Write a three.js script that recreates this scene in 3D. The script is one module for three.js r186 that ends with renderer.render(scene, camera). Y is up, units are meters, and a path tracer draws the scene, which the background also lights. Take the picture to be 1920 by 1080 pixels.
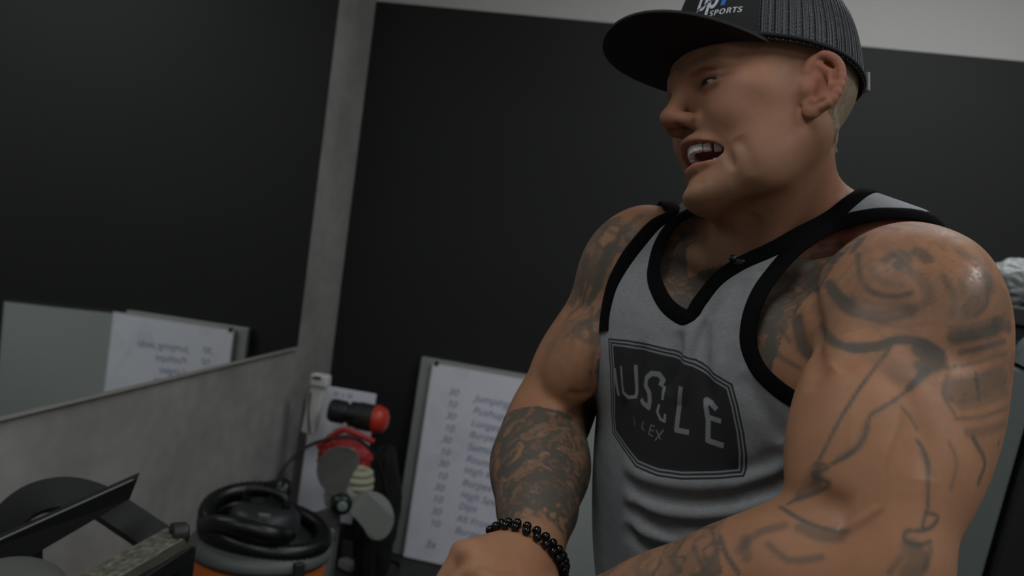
import * as THREE from 'three';
import { mergeGeometries } from 'three/addons/utils/BufferGeometryUtils.js';
import { RoundedBoxGeometry } from 'three/addons/geometries/RoundedBoxGeometry.js';
import { RectAreaLightUniformsLib } from 'three/addons/lights/RectAreaLightUniformsLib.js';

// ---------------------------------------------------------------- camera, light, exposure
const scene = new THREE.Scene();
const FOCAL = 1800, EYE = 1.41, D2R = Math.PI / 180;               // focal length in pixels of a 1920 x 1080 frame
const camera = new THREE.PerspectiveCamera(2 * Math.atan(540 / FOCAL) / D2R, 16 / 9, 0.05, 50);
camera.rotation.set(-3.583 * D2R, 10.556 * D2R, 7.679 * D2R, 'YXZ');
camera.position.set(0, EYE, 0);
camera.focus = 0.93;
camera.userData.fStop = 6.5;
camera.updateMatrixWorld(true);
scene.add(camera);
scene.background = new THREE.Color(0x000000);
const renderer = new THREE.WebGLRenderer();
renderer.toneMapping = THREE.LinearToneMapping;
renderer.toneMappingExposure = 0.95;
renderer.shadowMap.enabled = true;
RectAreaLightUniformsLib.init();

const CEIL = 2.95, WALL_L = -1.445, WALL_B = -3.84, WALL_R = 3.3, WALL_F = 2.8, BLACK_TOP = EYE + 0.222 * 3.84;
const PANELS = [                                                    // ceiling light panels: x, z, width (x), depth (z), intensity
  [1.7, -0.8, 0.6, 1.2, 6], [-0.45, -0.1, 0.6, 1.2, 3.2], [0.6, -2.6, 1.2, 0.3, 12], [1.6, 1.6, 0.6, 1.2, 2.5],
];

// ---------------------------------------------------------------- helpers
const V = (x, y, z) => new THREE.Vector3(x, y, z);
const camR = new THREE.Matrix3().setFromMatrix4(camera.matrixWorld);
const camPos = camera.position.clone();
const dirOf = (px, py) => V((px - 960) / FOCAL, -(py - 540) / FOCAL, -1).applyMatrix3(camR);   // unnormalised: 1 along the view axis
const P = (px, py, depth) => dirOf(px, py).multiplyScalar(depth).add(camPos);
const atZ = (px, py, z) => { const d = dirOf(px, py); return d.multiplyScalar((z - camPos.z) / d.z).add(camPos); };
const atX = (px, py, x) => { const d = dirOf(px, py); return d.multiplyScalar((x - camPos.x) / d.x).add(camPos); };
const pixelOf = p => { const q = p.clone().applyMatrix4(camera.matrixWorldInverse); return [960 - q.x / q.z * FOCAL, 540 + q.y / q.z * FOCAL]; };
const camDir = (x, y, z) => V(x, y, z).applyMatrix3(camR);
const clamp = (x, a, b) => Math.min(b, Math.max(a, x));
const sstep = (a, b, x) => { const t = clamp((x - a) / (b - a), 0, 1); return t * t * (3 - 2 * t); };
const mixn = (a, b, t) => a + (b - a) * t;
let seed = 12345;
const rnd = () => { seed = (seed * 1664525 + 1013904223) >>> 0; return seed / 4294967296; };
// gradient noise in 3D, seeded by its hash
function hash3(i, j, k) { let h = Math.imul(i, 374761393) ^ Math.imul(j, 668265263) ^ Math.imul(k, 2147483647 - 1274126177); h = Math.imul(h ^ (h >>> 13), 1274126177); return (h ^ (h >>> 16)) >>> 0; }
function grad(i, j, k, x, y, z) { const h = hash3(i, j, k) & 15; const u = h < 8 ? x : y, v = h < 4 ? y : h === 12 || h === 14 ? x : z; return ((h & 1) ? -u : u) + ((h & 2) ? -v : v); }
function noise(x, y, z) {
  const i = Math.floor(x), j = Math.floor(y), k = Math.floor(z); x -= i; y -= j; z -= k;
  const f = t => t * t * t * (t * (t * 6 - 15) + 10), u = f(x), v = f(y), w = f(z);
  const L = (a, b, t) => a + (b - a) * t;
  return L(L(L(grad(i, j, k, x, y, z), grad(i + 1, j, k, x - 1, y, z), u), L(grad(i, j + 1, k, x, y - 1, z), grad(i + 1, j + 1, k, x - 1, y - 1, z), u), v),
    L(L(grad(i, j, k + 1, x, y, z - 1), grad(i + 1, j, k + 1, x - 1, y, z - 1), u), L(grad(i, j + 1, k + 1, x, y - 1, z - 1), grad(i + 1, j + 1, k + 1, x - 1, y - 1, z - 1), u), v), w);
}
const fbm = (x, y, z) => noise(x, y, z) * 0.55 + noise(x * 2.1 + 7, y * 2.1, z * 2.1) * 0.3 + noise(x * 4.3, y * 4.3 + 3, z * 4.3) * 0.15;

const used = new Map();
function numbered(name) { const n = used.get(name) || 0; used.set(name, n + 1); return n ? `${name}_${String(n).padStart(3, '0')}` : name; }
function shadows(o) { o.traverse(c => { if (c.isMesh) { c.castShadow = true; c.receiveShadow = true; } }); return o; }
function part(name, geo, mat, parent, label) {
  const m = new THREE.Mesh(Array.isArray(geo) ? (geo.length > 1 ? merge(geo) : geo[0]) : geo, mat); m.name = name; m.castShadow = m.receiveShadow = true;
  if (label) m.userData.label = label;
  parent.add(m); return m;
}
function merge(list) { return mergeGeometries(list.map(g => { const h = g.index ? g.toNonIndexed() : g; for (const k of Object.keys(h.attributes)) if (!['position', 'normal', 'uv'].includes(k)) h.deleteAttribute(k); return h; })); }
function thing(name, label, category, pos, group) {
  const g = new THREE.Group(); g.name = numbered(name); g.userData = { label, category }; if (group) g.userData.group = group;
  if (pos) g.position.copy(pos); scene.add(g); return g;
}
function single(name, geo, mat, label, category, pos, group) {
  const m = new THREE.Mesh(Array.isArray(geo) ? merge(geo) : geo, mat); m.name = numbered(name); m.userData = { label, category }; if (group) m.userData.group = group;
  if (pos) m.position.copy(pos); m.castShadow = m.receiveShadow = true; scene.add(m); return m;
}
function struct(name, geo, mat, pos) { const m = new THREE.Mesh(geo, mat); m.name = name; m.userData = { kind: 'structure' }; if (pos) m.position.copy(pos); m.castShadow = m.receiveShadow = true; scene.add(m); return m; }
const boxAt = (w, h, d, x, y, z) => new THREE.BoxGeometry(w, h, d).translate(x, y, z);
const rboxAt = (w, h, d, r, x = 0, y = 0, z = 0) => new RoundedBoxGeometry(w, h, d, 3, r).translate(x, y, z);
const tube = (pts, r, seg = 60, rad = 10, closed = false) => new THREE.TubeGeometry(new THREE.CatmullRomCurve3(pts, closed), seg, r, rad, closed);
const lathe = (prof, seg = 48) => new THREE.LatheGeometry(prof.map(([x, y]) => new THREE.Vector2(x, y)), seg);
function beam(a, b, w, h, up = V(0, 1, 0), r = 0.003) {             // a bar from a to b: w across, h along up
  const d = b.clone().sub(a), l = d.length(); d.normalize(); const s = d.clone().cross(up).normalize(), u = s.clone().cross(d);
  const g = new RoundedBoxGeometry(w, h, l, 2, Math.min(r, w / 3, h / 3)); g.applyMatrix4(new THREE.Matrix4().makeBasis(s, u, d.clone().negate()));
  return g.translate((a.x + b.x) / 2, (a.y + b.y) / 2, (a.z + b.z) / 2);
}
const std = (c, roughness = 0.7, o = {}) => new THREE.MeshStandardMaterial({ color: c, roughness, ...o });
const phys = (c, roughness = 0.5, o = {}) => new THREE.MeshPhysicalMaterial({ color: c, roughness, ...o });
const lin = (r, g, b) => new THREE.Color().setRGB(r, g, b);
function dataTex(w, h, fn, srgb = true, repeat) {                   // fn(u, v) -> [r, g, b] in 0..1
  const d = new Uint8Array(w * h * 4);
  for (let y = 0; y < h; y++) for (let x = 0; x < w; x++) { const c = fn(x / w, y / h); const i = (y * w + x) * 4; d[i] = clamp(c[0], 0, 1) * 255; d[i + 1] = clamp(c[1], 0, 1) * 255; d[i + 2] = clamp(c[2], 0, 1) * 255; d[i + 3] = 255; }
  const t = new THREE.DataTexture(d, w, h); t.magFilter = THREE.LinearFilter; t.minFilter = THREE.LinearMipmapLinearFilter; t.generateMipmaps = true; t.wrapS = t.wrapT = THREE.RepeatWrapping;
  if (srgb) t.colorSpace = THREE.SRGBColorSpace; if (repeat) t.repeat.set(...repeat); t.needsUpdate = true; return t;
}
function canvasTex(w, h, draw) {
  const c = document.createElement('canvas'); c.width = w; c.height = h; draw(c.getContext('2d'), w, h);
  const t = new THREE.CanvasTexture(c); t.colorSpace = THREE.SRGBColorSpace; return t;
}

// ---------------------------------------------------------------- the room
const concreteMap = dataTex(768, 768, (u, v) => {
  const a = fbm(u * 5, v * 2.2, 1), b = fbm(u * 22, v * 8, 5), c = noise(u * 130, v * 60, 9), s = noise(u * 34, v * 2, 3);
  const g = 0.60 + a * 0.12 + b * 0.10 + c * 0.035 + s * 0.035; return [g, g * 0.99, g * 0.965];
});
const concreteM = std(0xffffff, 0.75, { map: concreteMap, bumpMap: concreteMap, bumpScale: 0.001 });
const blackTex = dataTex(512, 512, (u, v) => { const g = 0.107 + fbm(u * 6, v * 6, 2) * 0.016 + noise(u * 200, v * 200, 4) * 0.012; return [g, g, g]; });
const blackPaintM = std(0xffffff, 0.62, { map: blackTex });
const whitePaintM = std(0xcfcdc8, 0.85);
const ceilM = std(0xd8d7d2, 0.9);
const rubberTex = dataTex(512, 512, (u, v) => { const n = noise(u * 180, v * 180, 7), m = fbm(u * 8, v * 8, 4); const g = 0.17 + m * 0.05 + (n > 0.45 ? 0.12 : 0); return [g, g, g]; }, true, [6, 6]);
const floorM = std(0xffffff, 0.85, { map: rubberTex });
const RW = WALL_R - WALL_L, RD = WALL_F - WALL_B, cx0 = (WALL_R + WALL_L) / 2, cz0 = (WALL_F + WALL_B) / 2;
struct('floor', new THREE.BoxGeometry(RW + 0.4, 0.1, RD + 0.4), floorM, V(cx0, -0.05, cz0));
struct('ceiling', new THREE.BoxGeometry(RW + 0.4, 0.1, RD + 0.4), ceilM, V(cx0, CEIL + 0.05, cz0));
{ const g = new THREE.Group(); g.name = 'wall_back'; g.userData = { kind: 'structure' }; g.position.set(cx0, 0, WALL_B - 0.05); scene.add(g);
  part('black_painted_wall', boxAt(RW + 0.2, BLACK_TOP, 0.1, 0, BLACK_TOP / 2, 0), blackPaintM, g);
  part('white_painted_wall', boxAt(RW + 0.2, CEIL - BLACK_TOP, 0.1, 0, (CEIL + BLACK_TOP) / 2, 0), whitePaintM, g); }
struct('wall_left', new THREE.BoxGeometry(0.1, CEIL, RD), concreteM, V(WALL_L - 0.05, CEIL / 2, cz0));
struct('wall_right', new THREE.BoxGeometry(0.1, CEIL, RD), whitePaintM, V(WALL_R + 0.05, CEIL / 2, cz0));
struct('wall_front', new THREE.BoxGeometry(RW + 0.2, CEIL, 0.1), whitePaintM, V(cx0, CEIL / 2, WALL_F + 0.05));
// ceiling light panels: each a glowing fitting with an area light of its size just below it
const housingM = std(0xe8e8e4, 0.6), glowM = new THREE.MeshStandardMaterial({ color: 0xffffff, emissive: 0xf8fcff, emissiveIntensity: 3 });
PANELS.forEach(([x, z, w, d, I], i) => {
  const L = thing('ceiling_light', ['white rectangular ceiling light panel above the bench on the right', 'white rectangular ceiling light panel near the mirror wall', 'narrow white ceiling light panel along the black wall', 'white rectangular ceiling light panel near the front wall'][i], 'ceiling light', V(x, CEIL, z));
  part('housing', rboxAt(w + 0.04, 0.05, d + 0.04, 0.006, 0, -0.025, 0), housingM, L);
  part('diffuser', boxAt(w, 0.006, d, 0, -0.053, 0), glowM, L);
  const r = new THREE.RectAreaLight(0xf8fcff, I, w, d); r.position.set(0, -0.06, 0); r.rotation.x = -Math.PI / 2; r.castShadow = true; L.add(r);
});
// ---------------------------------------------------------------- mirror on the left wall
{
  const z1 = atX(558, 652, WALL_L + 0.012).z, yb = atX(558, 652, WALL_L + 0.012).y, z0 = -0.75, yt = 2.5, len = z0 - z1;
  const m = thing('wall_mirror', 'large frameless wall mirror above grey concrete reflecting the black wall', 'mirror', V(WALL_L, yb, (z0 + z1) / 2));
  const mirrorM = new THREE.MeshStandardMaterial({ color: lin(0.8, 0.82, 0.8), metalness: 1, roughness: 0.02 });
  part('glass', boxAt(0.008, yt - yb, len, 0.008, (yt - yb) / 2, 0), mirrorM, m);
  part('backing_board', boxAt(0.003, yt - yb, len, 0.0025, (yt - yb) / 2, 0), std(0x1b1b1b, 0.8), m);
  part('bottom_channel', [boxAt(0.016, 0.003, len, 0.008, -0.0025, 0), boxAt(0.002, 0.007, len, 0.0145, 0.0, 0)], std(0xa9a7a0, 0.5), m, 'thin metal channel under the glass');
}
// ---------------------------------------------------------------- boards leaning on the back wall
const boardW = '#f3f3fd';
function boardText(g, w, h) {
  g.fillStyle = boardW; g.fillRect(0, 0, w, h);
  g.globalAlpha = 0.06; for (let i = 0; i < 60; i++) { g.fillStyle = i % 2 ? '#8f92ad' : '#ffffff'; g.beginPath(); g.ellipse(rnd() * w, rnd() * h, 30 + rnd() * 120, 20 + rnd() * 60, rnd() * 3, 0, 7); g.fill(); } g.globalAlpha = 1;
  const lines = [['30', 'Jumping Jacks'], ['10', 'Pushups'], ['30', 'Lunges'], ['10', 'Burpees'], ['30', 'Sumo Squat'], ['10', 'Round the'], ['30', 'High Knees'], ['10', 'Burpee pu'], ['30', 'High Speed'], ['10', 'Dips'], ['30', 'Alt Front'], ['10', 'Burpees w/ pu']];
  g.strokeStyle = g.fillStyle = '#443f8a';
  lines.forEach(([n, t], i) => { const y = h * (0.14 + i * 0.0615); g.save(); g.translate(w * 0.17 , y); g.rotate(0.03 + (i % 3) * 0.012); g.font = `italic ${h * 0.046}px sans-serif`; g.globalAlpha = 0.9; g.fillText(n, -w * 0.03 + (i % 4) * 3, 0); g.fillText(t, w * 0.17, h * 0.006); g.restore(); });
  g.font = `italic ${h * 0.05}px sans-serif`; g.fillText('3x', w * 0.14, h * 0.93); g.fillText('R', w * 0.46, h * 0.94);
}
{
  const tl = atZ(806, 680, WALL_B + 0.05), H = tl.y, W = 0.58, lean = 0.035;
  const wb = thing('whiteboard', 'whiteboard with handwritten blue exercise list leaning on the black wall', 'whiteboard', V(tl.x + W / 2, 0.002, WALL_B + 0.05 + H * Math.sin(lean)));
  wb.rotation.set(-lean, 0, -0.012);
  const tex = canvasTex(1024, 1536, boardText);
  part('panel', rboxAt(W, H, 0.014, 0.004, 0, H / 2, 0), std(0xb9b9b4, 0.5), wb);
  const face = part('writing_surface', new THREE.PlaneGeometry(W - 0.012, H - 0.012).translate(0, H / 2, 0.0075), phys(0xffffff, 0.35, { map: tex }), wb, 'handwritten workout list in blue marker');
  part('corner_clip', rboxAt(0.016, 0.018, 0.02, 0.003, -W / 2 + 0.02, H - 0.004, 0.002), std(0x15161a, 0.5), wb);
  const fp = thing('foil_panel', 'silver foil faced insulation panel standing behind the handwritten whiteboard', 'panel', V(tl.x + W / 2 - 0.052, 0.002, WALL_B + 0.022 + H * Math.sin(lean) ));
  fp.rotation.set(-lean, 0, -0.012);
  const foil = dataTex(256, 256, (u, v) => { const n = fbm(u * 14, v * 14, 3); const g = 0.5 + n * 0.5; return [g, g, g]; }, false);
  part('foil_face', rboxAt(W, H + 0.012, 0.03, 0.004, 0, (H + 0.012) / 2, 0), std(0xa7aaa8, 0.45, { metalness: 0.35, bumpMap: foil, bumpScale: 0.004 }), fp);
  // second board
  const H2 = EYE - 0.166 * 3.8, x0 = -0.118 * 3.8, W2 = 0.55;
  const b2 = thing('grey_board', 'blank grey green board with dark edge behind the man', 'board', V(x0 + W2 / 2, 0.018, WALL_B + 0.03 + H2 * Math.sin(lean)));
  b2.rotation.set(-lean, 0, -0.05);
  part('panel', rboxAt(W2, H2, 0.012, 0.003, 0, H2 / 2, 0), phys(0xa8aeaa, 0.4), b2);
  part('top_edge', rboxAt(W2, 0.012, 0.018, 0.003, 0, H2, 0), std(0x26282a, 0.5), b2);
}
// ---------------------------------------------------------------- canister vacuum with a coiled hose
{
  const DEP = 2.6, top = P(488, 1031, DEP), R = 0.178, y1 = top.y;
  const v = thing('vacuum_cleaner', 'orange drum workshop vacuum with black hose coiled on its lid', 'vacuum cleaner', V(top.x, 0, top.z));
  part('drum', lathe([[0, 0.05], [R * 0.86, 0.05], [R * 0.9, 0.07], [R * 0.98, y1 - 0.09], [R, y1 - 0.02], [R, y1], [0, y1]]), phys(lin(0.75, 0.17, 0.02), 0.45), v, 'orange plastic drum');
  part('rim', lathe([[R - 0.01, y1 - 0.004], [R + 0.008, y1 - 0.004], [R + 0.011, y1 + 0.008], [R + 0.006, y1 + 0.026], [R - 0.012, y1 + 0.034], [R - 0.04, y1 + 0.04]]), std(0x5b5d5a, 0.5), v, 'grey lid rim');
  part('lid', lathe([[R - 0.038, y1 + 0.02], [R - 0.04, y1 + 0.04], [0.1, y1 + 0.06], [0.095, y1 + 0.1], [0.07, y1 + 0.125], [0, y1 + 0.13]]), std(0x232425, 0.5), v);
  for (let i = 0; i < 2; i++) { const a = i ? 0.6 : 3.6; part('latch', rboxAt(0.03, 0.06, 0.02, 0.004).rotateY(-a + Math.PI / 2).translate(Math.cos(a) * (R + 0.012), y1 + 0.0, Math.sin(a) * (R + 0.012)), std(0x2b2b2b, 0.5), v); }
  for (let i = 0; i < 4; i++) { const a = 0.8 + i * Math.PI / 2, w = part('caster', lathe([[0, 0], [0.02, 0], [0.026, 0.02], [0.02, 0.05], [0, 0.06]], 16).translate(Math.cos(a) * R * 0.8, 0, Math.sin(a) * R * 0.8), std(0x111111, 0.6), v); }
  const pts = [], N = 34;                                           // hose: lying loop, then a second rising loop
  for (let i = 0; i <= N; i++) { const t = i / N, a = 0.5 + t * Math.PI * 2 * 1.62, rr = 0.15 - 0.012 * Math.sin(t * 9); const lift = t < 0.55 ? 0.055 : 0.055 + (t - 0.55) * 0.11; pts.push(V(Math.cos(a) * rr * 1.06 - 0.006, y1 + lift + (Math.cos(a + 2.2) * 0.022), Math.sin(a) * rr * 0.92)); }
  pts.push(V(0.02, y1 + 0.16, -0.06), V(0.0, y1 + 0.1, -0.03)); const curve = new THREE.CatmullRomCurve3(pts), SEG = 420, hg = new THREE.TubeGeometry(curve, SEG, 0.0235, 12);
  const pa = hg.attributes.position, na = hg.attributes.normal;
  for (let i = 0; i < pa.count; i++) { const ring = Math.floor(i / 13), s = 0.0016 * Math.sin(ring * Math.PI / 2); pa.setXYZ(i, pa.getX(i) + na.getX(i) * s, pa.getY(i) + na.getY(i) * s, pa.getZ(i) + na.getZ(i) * s); }
  part('hose', hg, phys(0x0e0f11, 0.38), v, 'black ribbed hose');
  const V0 = v.position; part('hose_end', tube([P(384, 986, 2.52).sub(V0), P(410, 982, 2.47).sub(V0), P(460, 990, 2.44).sub(V0), P(515, 1003, 2.46).sub(V0), P(540, 1004, 2.56).sub(V0)], 0.023, 24, 14), phys(0x0c0d0f, 0.4), v, 'black hose end');
  part('carry_handle', tube([V(-0.06, y1 + 0.11, 0.0), V(-0.05, y1 + 0.155, 0), V(0.05, y1 + 0.155, 0), V(0.06, y1 + 0.11, 0)], 0.012, 24, 8), std(0x101113, 0.45), v);
  part('power_switch', rboxAt(0.03, 0.014, 0.02, 0.003, 0.03, y1 + 0.118, 0.07), std(0x6d6f6e, 0.4), v);
}
// ---------------------------------------------------------------- small fan with clear blades
{
  const DEP = 3.0, hub = P(640, 944, DEP), f = thing('desk_fan', 'small fan with cloudy translucent blades and dark green hub', 'fan', V(hub.x, 0, hub.z));
  const bladeM = phys(0x92948f, 0.35, { transmission: 0.45, thickness: 0, side: THREE.DoubleSide });
  const toCam = camPos.clone().sub(hub); toCam.y = 0; const yaw = Math.atan2(toCam.x, toCam.z) + 0.15;
  const shape = new THREE.Shape(); shape.moveTo(-0.012, 0.02); shape.bezierCurveTo(-0.085, 0.05, -0.085, 0.155, -0.01, 0.18); shape.bezierCurveTo(0.05, 0.19, 0.075, 0.15, 0.055, 0.115); shape.bezierCurveTo(0.03, 0.085, 0.018, 0.05, 0.014, 0.02);
  for (let i = 0; i < 3; i++) {
    const g = new THREE.ExtrudeGeometry(shape, { depth: 0.002, bevelEnabled: true, bevelSize: 0.001, bevelThickness: 0.001, bevelSegments: 1, curveSegments: 24 });
    const p = g.attributes.position; for (let j = 0; j < p.count; j++) { const x = p.getX(j); p.setZ(j, p.getZ(j) + x * 0.35 - x * x * 2); } g.computeVertexNormals();
    g.rotateZ(0.18 - i * Math.PI * 2 / 3).rotateY(yaw).translate(0, hub.y, 0); part('blade', g, bladeM, f, 'cloudy translucent plastic blade');
  }
  const fw = V(Math.sin(yaw), 0, Math.cos(yaw));
  part('hub', lathe([[0, 0.03], [0.02, 0.03], [0.03, 0.022], [0.034, 0.004], [0.034, -0.012], [0, -0.012]], 28).rotateX(Math.PI / 2).rotateY(yaw).translate(0, hub.y, 0), phys(0x12211d, 0.35), f, 'dark green hub');
  part('hub_badge', lathe([[0, 0.034], [0.014, 0.034], [0.016, 0.03], [0.016, 0.026]], 24).rotateX(Math.PI / 2).rotateY(yaw).translate(0, hub.y, 0), std(0x7f938c, 0.4), f);
  const bk = fw.clone().multiplyScalar(-0.07);
  part('motor', lathe([[0, 0.05], [0.04, 0.045], [0.048, 0.02], [0.045, -0.03], [0.03, -0.05], [0, -0.055]], 28).rotateX(Math.PI / 2).rotateY(yaw).translate(bk.x, hub.y, bk.z), std(0x8c8d88, 0.5), f);
  part('stem', lathe([[0, 0.02], [0.016, 0.02], [0.014, hub.y - 0.03], [0, hub.y - 0.03]], 18).translate(bk.x, 0, bk.z), std(0x70726f, 0.5), f);
  part('tilt_knob', lathe([[0, 0], [0.012, 0], [0.012, 0.016], [0, 0.016]], 16).rotateX(Math.PI / 2).translate(bk.x, hub.y - 0.13, bk.z + 0.014), std(0x111111, 0.5), f);
  part('base', lathe([[0, 0], [0.1, 0], [0.1, 0.012], [0.03, 0.03], [0, 0.032]], 32).translate(bk.x, 0, bk.z), std(0x5f615e, 0.5), f);
}
// ---------------------------------------------------------------- things piled in the corner
function lump(rx, ry, rz, amp, fr, sd) {
  const g = new THREE.IcosahedronGeometry(1, 24), p = g.attributes.position;
  for (let i = 0; i < p.count; i++) { const x = p.getX(i), y = p.getY(i), z = p.getZ(i), s = 1 + amp * (fbm(x * fr + sd, y * fr, z * fr) + 0.6 * Math.abs(noise(x * fr * 1.7, y * fr * 1.7 + sd, z * fr))); p.setXYZ(i, x * rx * s, Math.max(y * ry * s, -ry * 0.8), z * rz * s); }
  g.computeVertexNormals(); return g;
}
{
  const c = P(650, 1000, 3.35);
  const bag = single('duffel_bag', lump(0.085, 0.29, 0.055, 0.2, 1.6, 4), std(0x101012, 0.85), 'black slumped sports bag in the corner under the red power tool', 'bag', V(P(708, 960, 3.66).x, 0.24, P(708, 960, 3.66).z));
  // paper sheet board
  const a = P(580, 722, 3.74), b = P(708, 722, 3.74), H = 0.52;
  const s = thing('small_whiteboard', 'small white board with faint writing standing in the corner', 'whiteboard', V((a.x + b.x) / 2, a.y - H, (a.z + b.z) / 2));
  const w = b.x - a.x; s.rotation.x = -0.05;
  part('panel', rboxAt(w, H, 0.008, 0.003, 0, H / 2, 0), std(0xe2e2ec, 0.5), s);
  part('writing', new THREE.PlaneGeometry(w - 0.01, H - 0.01).translate(0, H / 2, 0.0046), std(0xffffff, 0.5, { map: canvasTex(256, 512, (g, ww, hh) => { g.fillStyle = '#ececf6'; g.fillRect(0, 0, ww, hh); g.fillStyle = '#6a6792'; g.font = 'italic 22px sans-serif'; g.fillText('30  x  30', 80, 28); g.fillText('10 Dips', 90, 62); }) }), s);
  const st = single('storage_tub', rboxAt(0.24, a.y - H - 0.004, 0.12, 0.02, 0, (a.y - H - 0.004) / 2 + 0.002, 0), std(0x1b1c1e, 0.6), 'dark plastic tub standing in the corner beneath the small white board', 'tub', V((a.x + b.x) / 2 - 0.06, 0, (a.z + b.z) / 2 - 0.01));
  // power strip hanging at the corner
  const ps = P(601, 712, 3.6), e = thing('power_strip', 'white power strip with plugs hanging in the corner above the vacuum', 'power strip', ps.clone());
  const wpl = std(0xd4d4d0, 0.45);
  part('body', rboxAt(0.055, 0.2, 0.04, 0.01, 0, -0.11, 0).rotateZ(-0.1), wpl, e);
  part('plug', rboxAt(0.07, 0.05, 0.05, 0.012, 0.005, 0.0, 0.01), wpl, e); part('plug', rboxAt(0.05, 0.06, 0.05, 0.014, 0.03, -0.22, 0.02).rotateZ(0.3), wpl, e);
  part('socket', rboxAt(0.03, 0.012, 0.006, 0.002, 0.0, 0.012, 0.037), std(0x444444, 0.5), e);
  part('cable', tube([V(-0.01, -0.2, 0.02), V(-0.018, -0.12, 0.035), V(-0.02, -0.05, 0.03)], 0.004, 20, 8), std(0x4a4a4c, 0.6), e);
  // red and black power tool
  const g0 = P(618, 768, 3.55), g1 = P(724, 790, 3.53), ax = g1.clone().sub(g0), L = ax.length();
  const t = thing('power_tool', 'black and red corded power tool lying on the corner pile', 'power tool', g0.clone());
  t.quaternion.setFromUnitVectors(V(0, 1, 0), ax.clone().normalize());
  part('motor_housing', lathe([[0, 0], [0.038, 0.002], [0.044, 0.015], [0.043, 0.06], [0.036, 0.065], [0.036, 0.074], [0.047, 0.08], [0.05, L * 0.75], [0.05, L * 0.8], [0, L * 0.8]], 32), std(0x1d1f20, 0.5), t);
  part('red_end_cap', lathe([[0.047, L * 0.77], [0.053, L * 0.79], [0.053, L * 0.86], [0.045, L * 0.97], [0.025, L * 1.03], [0, L * 1.04]], 32), phys(lin(0.55, 0.04, 0.02), 0.4), t, 'bright red end cap');
  for (let i = 0; i < 5; i++) part('vent_ring', new THREE.TorusGeometry(0.0505, 0.0022, 8, 40).rotateX(Math.PI / 2).translate(0, L * (0.52 + i * 0.05), 0), std(0x33362f, 0.5), t);
  part('trigger', rboxAt(0.016, 0.05, 0.02, 0.005, 0.0, 0.09, 0.044), std(0x0c0c0d, 0.4), t);
  // red strap / red bag
  const redM = std(lin(0.42, 0.03, 0.03), 0.6), rp = (x, y, d) => P(x, y, d);
  single('red_case', lump(0.1, 0.075, 0.045, 0.2, 1.5, 11), redM, 'red soft case under the power tool behind the fan', 'case', P(646, 856, 3.46));
  single('red_strap', new THREE.TubeGeometry(new THREE.CatmullRomCurve3([rp(596, 838, 3.38), rp(622, 818, 3.37), rp(645, 806, 3.36), rp(672, 815, 3.36), rp(700, 828, 3.38)]), 40, 0.011, 8), redM, 'red strap looped across the top of the red case', 'strap');
  // cream rope roll
  const rl = P(668, 903, 3.3), rr = thing('tape_roll', 'cream coil of webbing behind the translucent fan blades', 'roll', rl.clone());
  for (let i = 0; i < 4; i++) part('coil', new THREE.TorusGeometry(0.048 - (i === 3 ? 0.006 : 0), 0.014, 10, 30).rotateX(Math.PI / 2).translate(0, -0.036 + i * 0.023, 0), std(0xa9a78f, 0.8), rr);
  // cables and small bits
  single('black_cable', tube([P(512, 925, 3.1), P(535, 875, 3.2), P(575, 838, 3.25), P(625, 822, 3.28), P(665, 822, 3.3), P(700, 850, 3.34), P(725, 930, 3.4)], 0.006, 60, 8), std(0x101112, 0.5), 'thin black cable arching over the red case to the bag', 'cable');
  const af = dirOf(652, 1058), adp = af.multiplyScalar(-(EYE - 0.02) / af.y).add(camPos);
  single('white_adapter', rboxAt(0.07, 0.035, 0.045, 0.006).rotateY(-0.5), std(0xc9c9c6, 0.45), 'small white plug adapter lying on the black floor by the fan', 'adapter', V(adp.x, 0.0185, adp.z));
  single('floor_cable', tube([V(adp.x + 0.03, 0.012, adp.z), V(adp.x + 0.1, 0.008, adp.z + 0.05), V(adp.x + 0.18, 0.008, adp.z + 0.02), V(adp.x + 0.16, 0.008, adp.z - 0.15), V(adp.x + 0.0, 0.008, adp.z - 0.12)], 0.006, 60, 8), std(0x0d0d0e, 0.5), 'black cable lying on the floor beside the white adapter', 'cable');
}
// grey tool box between vacuum and fan
{ const p = P(585, 1040, 2.85); const b = thing('grey_box', 'grey cardboard box standing on the floor between vacuum and fan', 'box', V(p.x, 0, p.z));
  const h = P(585, 990, 2.85).y; part('carton', rboxAt(0.1, h, 0.07, 0.004, 0, h / 2, 0), std(0x6f706b, 0.8), b); part('sticker', rboxAt(0.022, 0.022, 0.002, 0.0005, 0.02, h - 0.085, 0.036), std(0xb0afa8, 0.7), b); }
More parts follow.
